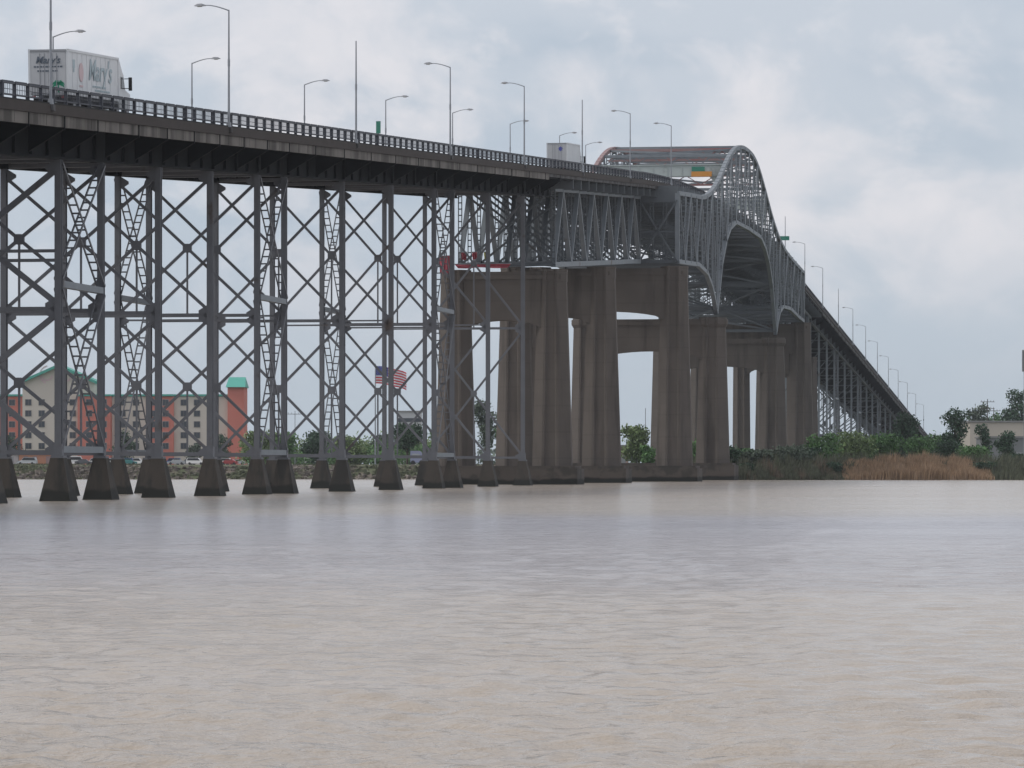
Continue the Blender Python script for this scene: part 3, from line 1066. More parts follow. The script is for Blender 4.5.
# ------------------------------------------------------------------ trucks (local: x right, y forward, rear doors at y=0)
def wheel(parent, x, y, r, w):
    m = MB()
    m.tube([(x - w / 2, y, r), (x - w / 2 + .05, y, r), (x + w / 2 - .05, y, r), (x + w / 2, y, r)], [r * .9, r, r, r * .9], 18)
    o = m.build("wheel", BLACK, parent)
    m = MB()
    s_ = 1 if x > 0 else -1
    m.tube([(x + s_ * (w / 2 - .06), y, r), (x + s_ * (w / 2 + .02), y, r)], [r * .55, r * .45], 14)
    m.build("rim", GREYP, o)
def truck(name, Y, o, label, L, H, kind):
    t_ = at_bridge(name, Y, o, zd(Y) + .035, label, "truck")
    pit = math.atan(.055)
    t_.rotation_euler = (pit, 0, RZ)
    W = 2.6
    z0 = 1.15
    m = MB()
    m.box(-W / 2 + .03, W / 2 - .03, .05, L - .03, z0 + .1, H - .05)
    for x in (-W / 2 + .05, W / 2 - .05):
        for z in (z0 + .08, H - .05):
            m.beam((x, 0, z), (x, L, z), .14, .16, V(1, 0, 0))
        for y in (.08, L - .06):
            m.beam((x, y, z0), (x, y, H), .14, .14, V(1, 0, 0))
    for k in range(1, int(L / 1.2)):
        for s_ in (-1, 1):
            m.box(s_ * (W / 2 - .022) - .012, s_ * (W / 2 - .022) + .012, k * 1.2 - .02, k * 1.2 + .02, z0 + .18, H - .15)
    body = m.build("cargo_box", WHITE, t_)
    m = MB()
    m.beam((-W / 2 + .12, .03, H - .07), (W / 2 - .12, .03, H - .07), .12, .14, V(0, 1, 0))
    m.beam((-W / 2 + .12, L - .05, H - .05), (W / 2 - .12, L - .05, H - .05), .12, .1, V(0, 1, 0))
    m.beam((-W / 2 + .12, .03, z0 + .06), (W / 2 - .12, .03, z0 + .06), .12, .14, V(0, 1, 0))
    m.build("box_frame", GREYP, body)
    for s_ in (-1, 1):
        m = MB()
        m.box(min(0, s_ * (W / 2 - .14)) + .012, max(0, s_ * (W / 2 - .14)) - .012, .005, .05, z0 + .15, H - .16)
        d_ = m.build("rear_door", WHITE2, t_)
        m = MB()
        for x in (.25, .55):
            m.box(s_ * x - .02, s_ * x + .02, -.03, .004, z0 + .2, H - .25)
        m.build("lock_rod", GREYP, d_)
        m = MB()
        m.box(s_ * 1.0 - .13, s_ * 1.0 + .13, -.02, .04, z0 - .2, z0 - .06)
        m.build("tail_light", REDL, t_)
        m = MB()
        m.box(s_ * .95 - .3, s_ * .95 + .3, .9, .94, .3, 1.0)
        m.build("mud_flap", BLACK, t_)
    m = MB()
    m.box(-.5, .5, .1, L + 2.3, .8, 1.05)
    m.box(-1.15, 1.15, .02, .14, .5, .65)
    m.build("chassis", BLACK, t_)
    # cab with sloped fairing and hood
    y0 = L + .35
    m = MB()
    prof = [(y0, .75), (y0 + 3.0, .75), (y0 + 3.1, 1.75), (y0 + 1.75, 2.0), (y0 + 1.35, 3.0), (y0 + .95, 3.25), (y0 + .25, H - .12), (y0, H - .12)]
    m.loft([[V(x, y, z) for y, z in prof] for x in (-1.2, 1.2)])
    cab = m.build("cab", WHITE, t_)
    m = MB()
    for s_ in (-1, 1):
        m.loft([[V(s_ * (1.2 + e), y, z) for y, z in ((y0 + .55, 2.05), (y0 + 1.62, 2.05), (y0 + 1.3, 2.85), (y0 + .55, 2.85))] for e in (-.02, .012)])
    m.build("side_window", GLASS, cab)
    m = MB()
    m.loft([[V(-1.05, y0 + 1.74, 2.08), V(1.05, y0 + 1.74, 2.08), V(1.0, y0 + 1.4, 2.94), V(-1.0, y0 + 1.4, 2.94)], [V(-1.05, y0 + 1.78, 2.09), V(1.05, y0 + 1.78, 2.09), V(1.0, y0 + 1.44, 2.95), V(-1.0, y0 + 1.44, 2.95)]])
    m.build("windscreen", GLASS, cab)
    for s_ in (-1, 1):
        m = MB()
        m.beam((s_ * 1.2, y0 + 1.55, 2.75), (s_ * 1.62, y0 + 1.7, 2.75), .05, .05, UP)
        m.beam((s_ * 1.2, y0 + 1.55, 2.1), (s_ * 1.62, y0 + 1.7, 2.1), .05, .05, UP)
        m.box(s_ * 1.58 - .11, s_ * 1.58 + .11, y0 + 1.62, y0 + 1.76, 1.95, 2.85)
        m.build("side_mirror", BLACK, cab)
    for y in (1.6, 2.9, L - .3, y0 + 2.35):
        for s_ in (-1, 1):
            wheel(t_, s_ * 1.02, y, .5, .48 if y < L else .32)
    if kind == 1:
        text_mesh("Mary's", .62, NAVY, t_, (-.02, -.04, H - .88), (math.pi / 2, 0, 0), .25, 1.0)
        m = MB()                                         # two lines too small to read in the photo: plain dashes of ink
        for z, w in ((H - 1.15, .95), (H - 1.42, .72)):
            x = -w
            while x < w - .1:
                d_ = random.uniform(.1, .24)
                m.box(x, min(x + d_, w), -.012, .004, z, z + .1)
                x += d_ + .05
        m.build("small_print", NAVY, t_)
        m = MB()                                         # palm emblem
        m.box(.62, .70, -.014, .004, H - 2.75, H - 2.2)
        for a in (10, 50, 90, 130, 170, 205, -25):
            ca, sa = math.cos(math.radians(a)), math.sin(math.radians(a))
            p = V(.66, -.006, H - 2.2)
            q = p + V(ca * .34, 0, sa * .26)
            k = q + V(ca * .1, 0, -.16)
            m.loft([[p + V(-sa * .05, e, ca * .05), q + V(-sa * .07, e, ca * .07), k + V(0, e, 0), q + V(sa * .04, e, -ca * .07), p + V(sa * .05, e, -ca * .05)] for e in (-.008, .006)])
        m.build("palm_emblem", GREENP, t_)
        text_mesh("Mary's", 2.0, TEAL, t_, (W / 2 + .005, 8.1, H - 1.75), (math.pi / 2, 0, math.pi / 2), .25, 1.15)
        m = MB()
        for z, a, c in ((H - 2.2, 6.2, 9.6), (H - 2.45, 6.8, 10.6)):
            y = a
            while y < c - .2:
                d_ = random.uniform(.25, .6)
                m.box(W / 2 - .012, W / 2 + .004, y, min(y + d_, c), z, z + .12)
                y += d_ + .12
        m.build("small_print", TEAL, t_)
        m = MB()
        for cy, cz, a, c in ((3.3, H - 1.35, .55, .62),):
            ring = [(cy + a * math.cos(k * math.pi / 8), cz + c * math.sin(k * math.pi / 8)) for k in range(16)]
            m.loft([[V(W / 2 + e, y, z) for y, z in ring] for e in (-.01, .006)])
        m.box(W / 2 - .01, W / 2 + .005, 2.9, 3.7, H - 2.3, H - 2.18)
        m.build("round_emblem", PINKM, t_)
        m = MB()
        m.box(W / 2 - .01, W / 2 + .005, 1.2, 1.75, H - 1.15, H - .6)
        m.box(W / 2 - .01, W / 2 + .005, 1.35, 1.6, H - 1.4, H - 1.16)
        m.build("square_emblem", TEAL, t_)
    else:
        m = MB()
        ring = []
        for k in range(16):
            r_ = .36 if k % 2 == 0 else .2
            a = k * math.pi / 8
            ring.append((.45 + r_ * math.cos(a), H - .75 + r_ * math.sin(a)))
        m.loft([[V(x, e, z) for x, z in ring] for e in (-.012, .004)])
        m.build("star_emblem", BLUEP, t_)
    return t_
truck("box_truck", 256, -.92, "white lorry with dark lettering on its doors and faded teal lettering on its side", 13.0, 4.05, 1)
truck("box_truck", 503.5, -3.85, "white truck with a blue star on its rear, farther up the bridge near the arch", 12.0, 4.25, 2)

# ------------------------------------------------------------------ painters' tarpaulins on pier and truss
def tarp(Y, o0, o1, z0, z1, m_, label, seed):
    rr = random.Random(seed)
    n, k = 12, 8
    e = empty("tarpaulin", tuple(BP(Y, (o0 + o1) / 2, z0)), label, "tarpaulin", None, RZ)
    m = MB()
    ph = rr.uniform(0, 6)
    w = abs(o1 - o0)
    rows = []
    for i in range(k + 1):
        row = []
        for j in range(n + 1):
            f, h = j / n, i / k
            row.append((w * (f - .5) * (1 - .12 * (1 - h)), .16 * math.sin(f * 17 + ph) * (1.3 - h) + .1 * math.sin(h * 7 + f * 5), (z1 - z0) * h + .06 * math.sin(f * 9 + ph) * (1 - h)))
        rows.append(row)
    for t2 in (0, .04):
        b0 = len(m.v)
        m.v += [(x, y + t2, z) for row in rows for x, y, z in row]
        for i in range(k):
            for j in range(n):
                q = [b0 + i * (n + 1) + j, b0 + i * (n + 1) + j + 1, b0 + (i + 1) * (n + 1) + j + 1, b0 + (i + 1) * (n + 1) + j]
                m.f.append(tuple(q if t2 == 0 else q[::-1]))
    m.build("sheet", m_, e)
    m = MB()
    m.tube([(-w / 2 - .1, .02, z1 - z0 + .02), (w / 2 + .1, .02, z1 - z0 + .02)], [.05, .05], 6)
    m.build("hanging_bar", GALV, e)
tarp(470.5, -13.2, -11.5, 24.9, 27.0, TARP, "large red tarpaulin hanging at the left end of the first concrete pier", 1)
tarp(470.4, -10.5, -9.8, 26.5, 27.4, TARP, "small red tarpaulin left of a yellow one above the first pier", 2)
tarp(470.4, -9.2, -8.6, 26.5, 27.4, TARP, "smaller red tarpaulin next to the yellow sheet above the first pier", 3)
tarp(470.4, -7.8, -7.2, 26.6, 27.4, TARPY, "yellow tarpaulin bundle on top of the first concrete pier", 4)
tarp(470.6, -11.3, -4.6, 25.55, 26.0, TARP, "long thin red sheet strung along the cap of the first pier", 5)

# ------------------------------------------------------------------ hotel across the water
HY = 1100
def hx(px):
    return px2x(px, HY)
def hz(y):
    return EYE + (465 - y) * HY / 4000
HG = 2.25
HT = empty("hotel", (hx(120), HY, HG), "five-storey beige and coral hotel with teal roof trim across the water behind the trestle", "building")
ORG[HT.name] = V(hx(120), HY, HG)
def wall(x0, x1, ytop, dep0, dep1, m_, name="wall_block"):
    m = MB()
    m.box(hx(x0), hx(x1), HY + dep0, HY + dep1, HG - .5, hz(ytop))
    return m.build(name, m_, HT)
wall(-60, 23.8, 396.5, 0, 16, CORAL)
gb = wall(23.8, 95.5, 382, -3, 16, BEIGE, "gabled_block")
wall(79.5, 112, 396.5, -5, 15, CORAL)
wall(112.05, 149, 396.5, 0, 16, BEIGE)
wall(149.05, 174, 396.5, -1.2, 16, CORAL)
wall(174.05, 228, 396.5, 0, 16, BEIGE)
tw = wall(228.05, 244.5, 387, -2, 12, CORAL, "stair_tower")
m = MB()
m.loft([[V(hx(23.8), HY + d, hz(382)), V(hx(95.5), HY + d, hz(382)), V(hx(59.5), HY + d, hz(367))] for d in (-2.95, 15.9)])
m.build("gable", BEIGE, gb)
m = MB()
for (xa, ya), (xb, yb) in (((22, 382.6), (59.5, 366)), ((97.5, 382.6), (59.5, 366))):
    m.beam((hx(xa), HY + 6, hz(ya)), (hx(xb), HY + 6, hz(yb)), 21, .7, V(0, 1, 0))
m.build("roof", TEALR, gb)
m = MB()
for xa, xb, d in ((-60, 23.5, -.5), (96, 149, -.5), (149, 174, -1.7), (174, 228, -.5)):
    m.box(hx(xa), hx(xb), HY + d, HY + 16.5, hz(396.2), hz(394.3))
m.box(hx(79.3), hx(112.3), HY - 5.4, HY + 15.3, hz(396.4), hz(395))
m.build("eave_trim", TEALR, HT)
m = MB()
xa, xb = hx(226.3), hx(246)
m.loft([[V(x, HY - 3, hz(387.3)), V(x, HY + 13, hz(387.3)), V(x + (hx(1.5) - hx(0)) * s_, HY + 5, hz(376.8))] for x, s_ in ((xa, 1), (xb, -1))])
m.build("tower_roof", TEALR, tw)
for px, w, a0, a1 in ((48, 1.5, 200, 350), (50, 2.4, 100, 250), (67, 1.7, 180, 330)):   # faded pink lettering on the gable
    m = MB()
    pts = [(hx(px) + w * math.cos(math.radians(a0 + (a1 - a0) * k / 8)), HY - 3.08, hz(375) + w * math.sin(math.radians(a0 + (a1 - a0) * k / 8))) for k in range(9)]
    for p, q in zip(pts[:-1], pts[1:]):
        m.beam(p, q, .08, .45, V(0, 1, 0))
    m.build("gable_lettering", PINKM, gb)
def window(px, y, d, par):
    m = MB()
    cx, cz = hx(px), hz(y)
    m.box(cx - .92, cx + .92, HY + d - .10, HY + d + .05, cz - .88, cz + .88)
    f = m.build("window", FRAME, par)
    m = MB()
    for s_ in (-1, 1):
        m.box(cx + (s_ - 1) * .41 + .02, cx + (s_ + 1) * .41 - .02, HY + d - .14, HY + d - .06, cz - .78, cz + .78)
    m.build("pane", WIN, f)
rows = (402.5, 413.5, 424.3, 435.2, 446)
for px, d, n0 in ((12, 0, 0), (29.7, -3, 0), (43, -3, 0), (63, -3, 0), (74, -3, 0), (91, -5, 0), (105.5, -5, 0), (122.5, 0, 0), (136, 0, 0), (153.5, -1.2, 0), (166, -1.2, 0), (183.8, 0, 0), (197, 0, 0), (215, 0, 0)):
    for y in rows:
        window(px, y, d, HT)

def building(name, px0, px1, Y, ytop, dep, wm, rm, label, base=None, stripe=None):
    x0, x1 = px2x(px0, Y), px2x(px1, Y)
    zt = EYE + (465 - ytop) * Y / 4000
    z0 = ground_at(px2x((px0 + px1) / 2, Y), Y) - .3
    e = empty(name, ((x0 + x1) / 2, Y, z0), label, "building")
    ORG[e.name] = V((x0 + x1) / 2, Y, z0)
    m = MB()
    m.box(x0, x1, Y, Y + dep, z0, zt)
    w_ = m.build("wall", wm, e)
    m = MB()
    m.box(x0 - .3, x1 + .3, Y - .3, Y + dep + .3, zt + .003, zt + .4)
    m.build("roof", rm, e)
    return e, x0, x1, z0, zt
e, x0, x1, z0, zt = building("warehouse", 970, 1060, 900, 422.5, 30, WBLD, ROOFG, "low pale flat-roofed building behind the reeds at the right edge")
m = MB()
for k in range(6):
    x = x0 + 3.2 + k * 3.3
    m.box(x, x + 1.6, 899.9, 900.1, z0 + 1.2, z0 + 3.4)
m.build("window_band", WIN, e)
e, x0, x1, z0, zt = building("shed", 986, 1060, 850, 438, 18, GBLD, ROOFG, "grey lower shed in front of the pale warehouse at the right edge")
m = MB()
m.box(x0 + 6, x0 + 9.5, 849.9, 850.1, z0, z0 + 3)
m.build("door", GREYP, e)
e, x0, x1, z0, zt = building("white_building", 397, 421, 1250, 412, 14, WHITE2, ROOFG, "tall pale building beyond the flag between trestle legs")
m = MB()
for k in range(4):
    m.box(x0 - .05, x1 + .05, 1249.9, 1250.05, z0 + 3.5 + k * 3.4, z0 + 4.7 + k * 3.4)
m.build("window_band", WIN, e)
e, x0, x1, z0, zt = building("orange_shed", 19, 54, 1000, 454.5, 8, mat("orange_wall", (.48, .22, .14), .9, .1, .3), ROOFG, "low orange shed by the car park in front of the hotel")
m = MB()
for px in (24, 33, 46):
    m.box(px2x(px, 1000), px2x(px + 4, 1000), 999.9, 1000.1, z0 + .4, z0 + 2.4)
m.build("door", RED, e)
e, x0, x1, z0, zt = building("white_shed", 3, 18.5, 1003, 455, 7, WHITE2, ROOFG, "small whitish shed left of the orange one by the car park")
m = MB()
m.box(px2x(8, 1000), px2x(12, 1000), 1002.9, 1003.1, z0 + .3, z0 + 2.3)
m.build("door", GREYP, e)
e, x0, x1, z0, zt = building("pink_hut", 619, 628, 760, 447, 5, mat("pink_wall", (.42, .30, .26), .9, .1, .3), ROOFG, "small pinkish hut among trees seen between two concrete piers")
m = MB()
m.box((x0 + x1) / 2 - .4, (x0 + x1) / 2 + .4, 759.9, 760.1, z0 + .3, z0 + 2.2)
m.build("door", GREYP, e)

# ------------------------------------------------------------------ flag and thin poles
FY = 800
fx = px2x(375.3, FY)
fg = ground_at(fx, FY)
ft = EYE + (465 - 365) * FY / 4000
fp = empty("flagpole", (fx, FY, fg), "tall flagpole with large striped flag flying right, seen between the trestle legs", "flagpole")
m = MB()
m.tube([(0, 0, 0), (0, 0, ft - fg)], [.16, .08], 8)
m.tube([(0, 0, ft - fg), (0, 0, ft - fg + .15), (0, 0, ft - fg + .3)], [.05, .16, .05], 8)
m.build("pole", GALV, fp)
FLW, FLH = 6.3, 3.5
fm = bpy.data.materials.new("flag_stripes")
fm.use_nodes = True
ft_ = fm.node_tree
fb_ = ft_.nodes['Principled BSDF']
fb_.inputs['Roughness'].default_value = .8
uvn = ft_.nodes.new("ShaderNodeUVMap")
sx_ = ft_.nodes.new("ShaderNodeSeparateXYZ")
ft_.links.new(uvn.outputs[0], sx_.inputs[0])
def fmath(op, a, b_):
    n = ft_.nodes.new("ShaderNodeMath")
    n.operation = op
    for s_, v in ((n.inputs[0], a), (n.inputs[1], b_)):
        if hasattr(v, 'links'):
            ft_.links.new(v, s_)
        else:
            s_.default_value = v
    return n.outputs[0]
red_f = fmath('LESS_THAN', fmath('MODULO', fmath('MULTIPLY', sx_.outputs[1], 13.0), 2.0), 1.0)
can_f = fmath('MULTIPLY', fmath('LESS_THAN', sx_.outputs[0], .4), fmath('GREATER_THAN', sx_.outputs[1], 6 / 13))
def fmix(f, a, b_):
    n = ft_.nodes.new("ShaderNodeMix")
    n.data_type = 'RGBA'
    ft_.links.new(f, n.inputs[0])
    for s_, v in ((n.inputs[6], a), (n.inputs[7], b_)):
        if hasattr(v, 'links'):
            ft_.links.new(v, s_)
        else:
            s_.default_value = (*v, 1)
    return n.outputs[2]
ft_.links.new(fmix(can_f, fmix(red_f, (.72, .72, .76), (.58, .035, .06)), (.04, .06, .30)), fb_.inputs['Base Color'])
n, k = 40, 14
m = MB()
uvs = []
for i in range(k + 1):
    for j in range(n + 1):
        f, h = j / n, i / k
        x = .1 + FLW * f * .97
        y = .42 * math.sin(f * 7.5 + h * 1.2) * f ** .5 + .1 * math.sin(f * 17)
        z = ft - fg - .2 - FLH * (1 - h) - 1.5 * f * f + .18 * math.sin(f * 7.5 + 1) * f
        m.v.append((x, y, z))
        uvs.append((f, h))
for i in range(k):
    for j in range(n):
        q = i * (n + 1) + j
        m.f.append((q, q + 1, q + n + 2, q + n + 1))
fo = m.build("flag", fm, fp)
ul = fo.data.uv_layers.new(name="UVMap")
for lp in fo.data.loops:
    ul.data[lp.index].uv = uvs[lp.vertex_index]
for p_ in fo.data.polygons:
    p_.use_smooth = True
m = MB()                                                  # stars as small raised discs
for r_ in range(9):
    for c_ in range(6 if r_ % 2 == 0 else 5):
        f = .4 * ((c_ + (.5 if r_ % 2 == 0 else 1.0)) / 6)
        h = 1 - (7 / 13) * ((r_ + .6) / 9.2)
        x = .1 + FLW * f * .97
        y = .42 * math.sin(f * 7.5 + h * 1.2) * f ** .5 + .1 * math.sin(f * 17)
        z = ft - fg - .2 - FLH * (1 - h) - 1.5 * f * f + .18 * math.sin(f * 7.5 + 1) * f
        pts = [(x + (.085 if q % 2 == 0 else .035) * math.sin(q * math.pi / 5), z + (.085 if q % 2 == 0 else .035) * math.cos(q * math.pi / 5)) for q in range(10)]
        m.loft([[V(a, y + e_, c) for a, c in pts] for e_ in (-.03, .03)])
m.build("stars", WHITE, fo)

def thin_pole(px, ytop, Y, label, cross=0, cat="pole", name="utility_pole", r=.14, mat_=None):
    x = px2x(px, Y)
    g_ = ground_at(x, Y)
    h = EYE + (465 - ytop) * Y / 4000 - g_
    e = empty(name, (x, Y, g_), label, cat)
    m = MB()
    m.tube([(0, 0, -.2), (0, 0, h)], [r, r * .7], 7)
    m.build("pole", mat_ or PANEL, e)
    for c in range(cross):
        m = MB()
        z = h - .7 - c * 1.6
        m.beam((-1.7, 0, z), (1.7, 0, z), .14, .16, UP)
        for xx in (-1.5, -.8, .8, 1.5):
            m.tube([(xx, 0, z + .08), (xx, 0, z + .4)], [.06, .04], 5)
        m.build("cross_arm", mat_ or PANEL, e)
    return e, h
thin_pole(987.5, 399, 980, "tall wooden utility pole with two cross-arms behind the pale warehouse", 2)
thin_pole(993.8, 408, 990, "shorter utility pole just right of the tall one behind the warehouse", 1)
thin_pole(295, 411, 900, "thin floodlight pole standing left of the flag above the trees", 1, r=.1, name="light_pole", mat_=GALV)
thin_pole(645.5, 408, 900, "very thin mast rising over trees seen under the concrete pier portal", 0, r=.1, name="mast", mat_=GALV)
e, h = thin_pole(1024.5, 350, 780, "tall roadside sign post cut by the right edge of the picture", 0, "sign post", "sign_post", .2, GALV)
m = MB()
m.box(-.45, 3.5, -.25, .25, h - 4.2, h)
m.build("sign_box", GBLD, e)

# ------------------------------------------------------------------ cars and vans in the hotel car park
def car_mesh(kind):
    L, W, H = {"car": (4.6, 1.8, 1.45), "suv": (4.8, 1.9, 1.8), "van": (5.6, 2.0, 2.3)}[kind]
    low = [(0, .35), (L, .35), (L, .75), (L * .98, .88)]
    if kind == "car":
        prof = [(0, .3), (L, .3), (L, .72), (L * .78, .9), (L * .62, H), (L * .3, H), (L * .14, .98), (0, .9)]
        glass = [(L * .74, .93), (L * .61, H - .08), (L * .31, H - .08), (L * .18, .96)]
    elif kind == "suv":
        prof = [(0, .35), (L, .35), (L, .95), (L * .77, 1.08), (L * .64, H), (L * .06, H), (0, 1.1)]
        glass = [(L * .73, 1.12), (L * .63, H - .1), (L * .09, H - .1), (L * .05, 1.14)]
    else:
        prof = [(0, .35), (L, .35), (L, 1.1), (L * .86, 1.25), (L * .76, H), (0, H)]
        glass = [(L * .84, 1.3), (L * .755, H - .25), (L * .06, H - .25), (L * .06, 1.35)]
    return L, W, H, prof, glass
def make_car(kind, paint, x, y, rz, label, flip=False):
    L, W, H, prof, glass = car_mesh(kind)
    e = empty("parked_" + ("car" if kind != "van" else "van"), (x, y, ground_at(x, y)), label, "car" if kind != "van" else "van", "vehicles in the hotel car park", rz)
    m = MB()
    m.loft([[V(a - L / 2, s_ * (W / 2 - (.16 if z > 1.0 else 0)), z) for a, z in prof] for s_ in (-1, 1)])
    m.build("body", paint, e)
    for s_ in (-1, 1):
        m = MB()
        m.loft([[V(a - L / 2, s_ * (W / 2 - .1 + q), z) for a, z in glass] for q in (-.1, .03)])
        m.build("side_window", GLASS, e)
    for a in (.19, .8):
        for s_ in (-1, 1):
            m = MB()
            m.tube([(L * a - L / 2, s_ * (W / 2 - .2), .33), (L * a - L / 2, s_ * (W / 2 + .02), .33)], [.33, .33], 12)
            m.build("wheel", BLACK, e)
def paint(nm, c):
    return MATS.get(nm) or mat(nm, c, .3, .05, 1)
PW, PS, PB, PR, PK, PT, PN = paint("white_paint", (.7, .7, .7)), paint("silver_paint", (.4, .42, .44)), paint("black_paint", (.03, .03, .035)), paint("red_paint", (.32, .04, .04)), paint("charcoal_paint", (.10, .105, .12)), paint("teal_paint", (.05, .22, .22)), paint("navy_paint", (.05, .09, .25))
lot = [(27, 968, "suv", PS, "pale silver car parked in front of the orange shed"),
       (75, 1040, "van", PW, "white van parked left among the cars, right of the red pedestal door"),
       (84, 1020, "car", PK, "charcoal car parked in front of the white van near the gabled wing"),
       (94, 1045, "suv", PW, "white car half behind a dark trestle pedestal near the gabled wing"),
       (108, 1050, "suv", PW, "white car visible just right of the second dark pedestal"),
       (124, 1030, "suv", PN, "navy blue car parked left of the teal one under the hotel"),
       (128, 1000, "car", PT, "teal green car parked nearest the bank under the hotel"),
       (137, 1045, "suv", PW, "white car behind the teal one under the hotel"),
       (172, 1040, "suv", PN, "dark blue car parked left of a white car under the coral wall"),
       (176, 1010, "car", PS, "silver car parked low beside the rubble bank"),
       (188, 1035, "car", PK, "charcoal car between two pale cars under the beige wall"),
       (196, 1020, "suv", PW, "white car left of the dark single pedestal by the beige wall"),
       (222, 1050, "suv", PW, "white car parked left of the coral stair tower's foot"),
       (229, 1025, "car", PR, "red car parked in front of the coral stair tower"),
       (237, 1045, "car", PS, "silver car parked at the foot of the coral stair tower")]
for px, Y, kd, pc, lb in lot:
    make_car(kd, pc, px2x(px, Y), Y, random.choice((0, math.pi)) + random.uniform(-.15, .15), lb)
def big_vehicle(px, Y, L, H, ma, mb_, label, name, cat):
    x = px2x(px, Y)
    e = empty(name, (x, Y, ground_at(x, Y)), label, cat)
    m = MB()
    prof = [(-L / 2, .5), (L / 2, .5), (L / 2, H * .55), (L / 2 - .5, H - .2), (L / 2 - .9, H), (-L / 2, H)]
    m.loft([[V(a, s_ * 1.2, z) for a, z in prof] for s_ in (-1, 1)])
    m.build("body", ma, e)
    for s_ in (-1, 1):
        m = MB()
        m.loft([[V(a, s_ * (1.2 + q), z) for a, z in ((-L / 2 + .4, H * .55), (L / 2 - .6, H * .55), (L / 2 - .9, H * .8), (-L / 2 + .4, H * .8))] for q in (-.03, .015)])
        m.build("window_band", mb_, e)
    for a in (-.3, .33):
        for s_ in (-1, 1):
            m = MB()
            m.tube([(L * a, s_ * .95, .48), (L * a, s_ * 1.22, .48)], [.48, .48], 14)
            m.build("wheel", BLACK, e)
big_vehicle(315, 930, 5.0, 3.3, PW, NAVY, "white minibus with a dark window band parked beyond the rubble bank", "minibus", "bus")
m_lav = mat("lavender_panel", (.30, .32, .48), .6, .08, .5)
big_vehicle(417, 860, 2.8, 3.0, m_lav, PS, "lavender blue and pale van parked left of the tower legs near the first pier", "delivery_van", "van")

# ------------------------------------------------------------------ vegetation
def foliage_mesh(name, clumps, n, leaf, mat_, seed, flat=.8):
    """leaf quads scattered through clumps = [(cx,cy,cz,rx,ry,rz)]"""
    r = np.random.default_rng(seed)
    vol = np.array([c[3] * c[4] * c[5] for c in clumps]) ** .8
    idx = r.choice(len(clumps), n, p=vol / vol.sum())
    cl = np.array(clumps)[idx]
    d = r.normal(size=(n, 3))
    d /= np.linalg.norm(d, axis=1)[:, None]
    rad = r.uniform(.15, 1, n) ** .45
    wob = 1 + .25 * np.sin(d[:, 0] * 5 + idx) * np.sin(d[:, 1] * 4 + idx * 2) + .16 * r.normal(size=n)
    p = cl[:, :3] + d * cl[:, 3:] * (rad * wob)[:, None]
    p[:, 2] = np.maximum(p[:, 2], .05)
    a = r.normal(size=(n, 3))
    a /= np.linalg.norm(a, axis=1)[:, None]
    b_ = np.cross(a, r.normal(size=(n, 3)))
    b_ /= np.linalg.norm(b_, axis=1)[:, None]
    s_ = leaf * r.uniform(.6, 1.4, n)[:, None]
    v = np.stack([p - a * s_, p + b_ * s_ * .55, p + a * s_, p - b_ * s_ * .55], 1).reshape(-1, 3)
    me = bpy.data.meshes.new(name)
    me.vertices.add(4 * n)
    me.vertices.foreach_set('co', v.ravel())
    me.loops.add(4 * n)
    me.loops.foreach_set('vertex_index', np.arange(4 * n))
    me.polygons.add(n)
    me.polygons.foreach_set('loop_start', np.arange(0, 4 * n, 4))
    me.polygons.foreach_set('loop_total', np.full(n, 4))
    me.update(calc_edges=True)
    me.materials.append(mat_)
    return me
def tree(name, px, Y, wpx, ytop, mat_, label, cat, group, seed, trunk=.35, n=2600, leaf=.3, airy=1.0, ybot=None):
    """crown wpx wide in the photo, top at photo row ytop, standing on the ground at depth Y"""
    rr = random.Random(seed)
    x = px2x(px, Y)
    g_ = ground_at(x, Y)
    g_ = max(g_, .2)
    H = EYE + (465 - ytop) * Y / 4000 - g_
    Wd = wpx * Y / 4000
    e = empty(name, (x, Y, g_), label, cat, group)
    cl = []
    z0 = H * trunk
    k = max(5, int(9 * airy))
    for i in range(k):
        f = (i + .5) / k
        z = z0 + (H - z0) * (.12 + .78 * f)
        sp = math.sin(math.pi * min(1, .18 + .75 * (1 - f))) * Wd * .36
        a = rr.uniform(0, 6.28) + i * 2.4
        rx = Wd * rr.uniform(.17, .27)
        cl.append((sp * math.cos(a) * rr.uniform(.5, 1), sp * math.sin(a) * rr.uniform(.5, 1), z, rx, rx, min(rx * .85, H - z + .1)))
    cl.append((0, 0, (z0 + H) / 2, Wd * .25, Wd * .25, (H - z0) * .4))
    me = foliage_mesh("crown", cl, n, leaf, mat_, seed)
    o = bpy.data.objects.new("crown" if trunk > .05 else "foliage", me)
    COL.objects.link(o)
    o.parent = e
    m = MB()
    tr = max(.05, H * .022)
    m.tube([(0, 0, -.3), (tr * .6, 0, H * .3), (0, tr, H * .62), (0, 0, H * .85)], [tr * 1.3, tr, tr * .6, tr * .2], 7)
    for c in cl[:-1]:
        m.tube([(0, 0, max(.1, c[2] * .45)), (c[0] * .5, c[1] * .5, c[2] * .75), (c[0], c[1], c[2])], [tr * .5, tr * .3, tr * .1], 5)
    m.build("trunk" if trunk > .05 else "stem", BARK, e)
    return e
TG = "trees beyond the left bank"
tree("tree", 262, 900, 42, 430, LEAFY, "pale yellow-green tree just right of the coral stair tower", "tree", TG, 11, .1, 3200, .34)
tree("tree", 288, 860, 34, 433, LEAF, "mid-green bushy tree between the stair tower and the minibus", "tree", TG, 12, .1, 2600, .32)
tree("tree", 318, 880, 36, 431, LEAFD, "dark green tree behind the white minibus", "tree", TG, 13, .12, 3000, .32)
tree("tree", 350, 900, 48, 436, LEAFY, "broad yellow-green tree left of the flagpole", "tree", TG, 14, .08, 3200, .34)
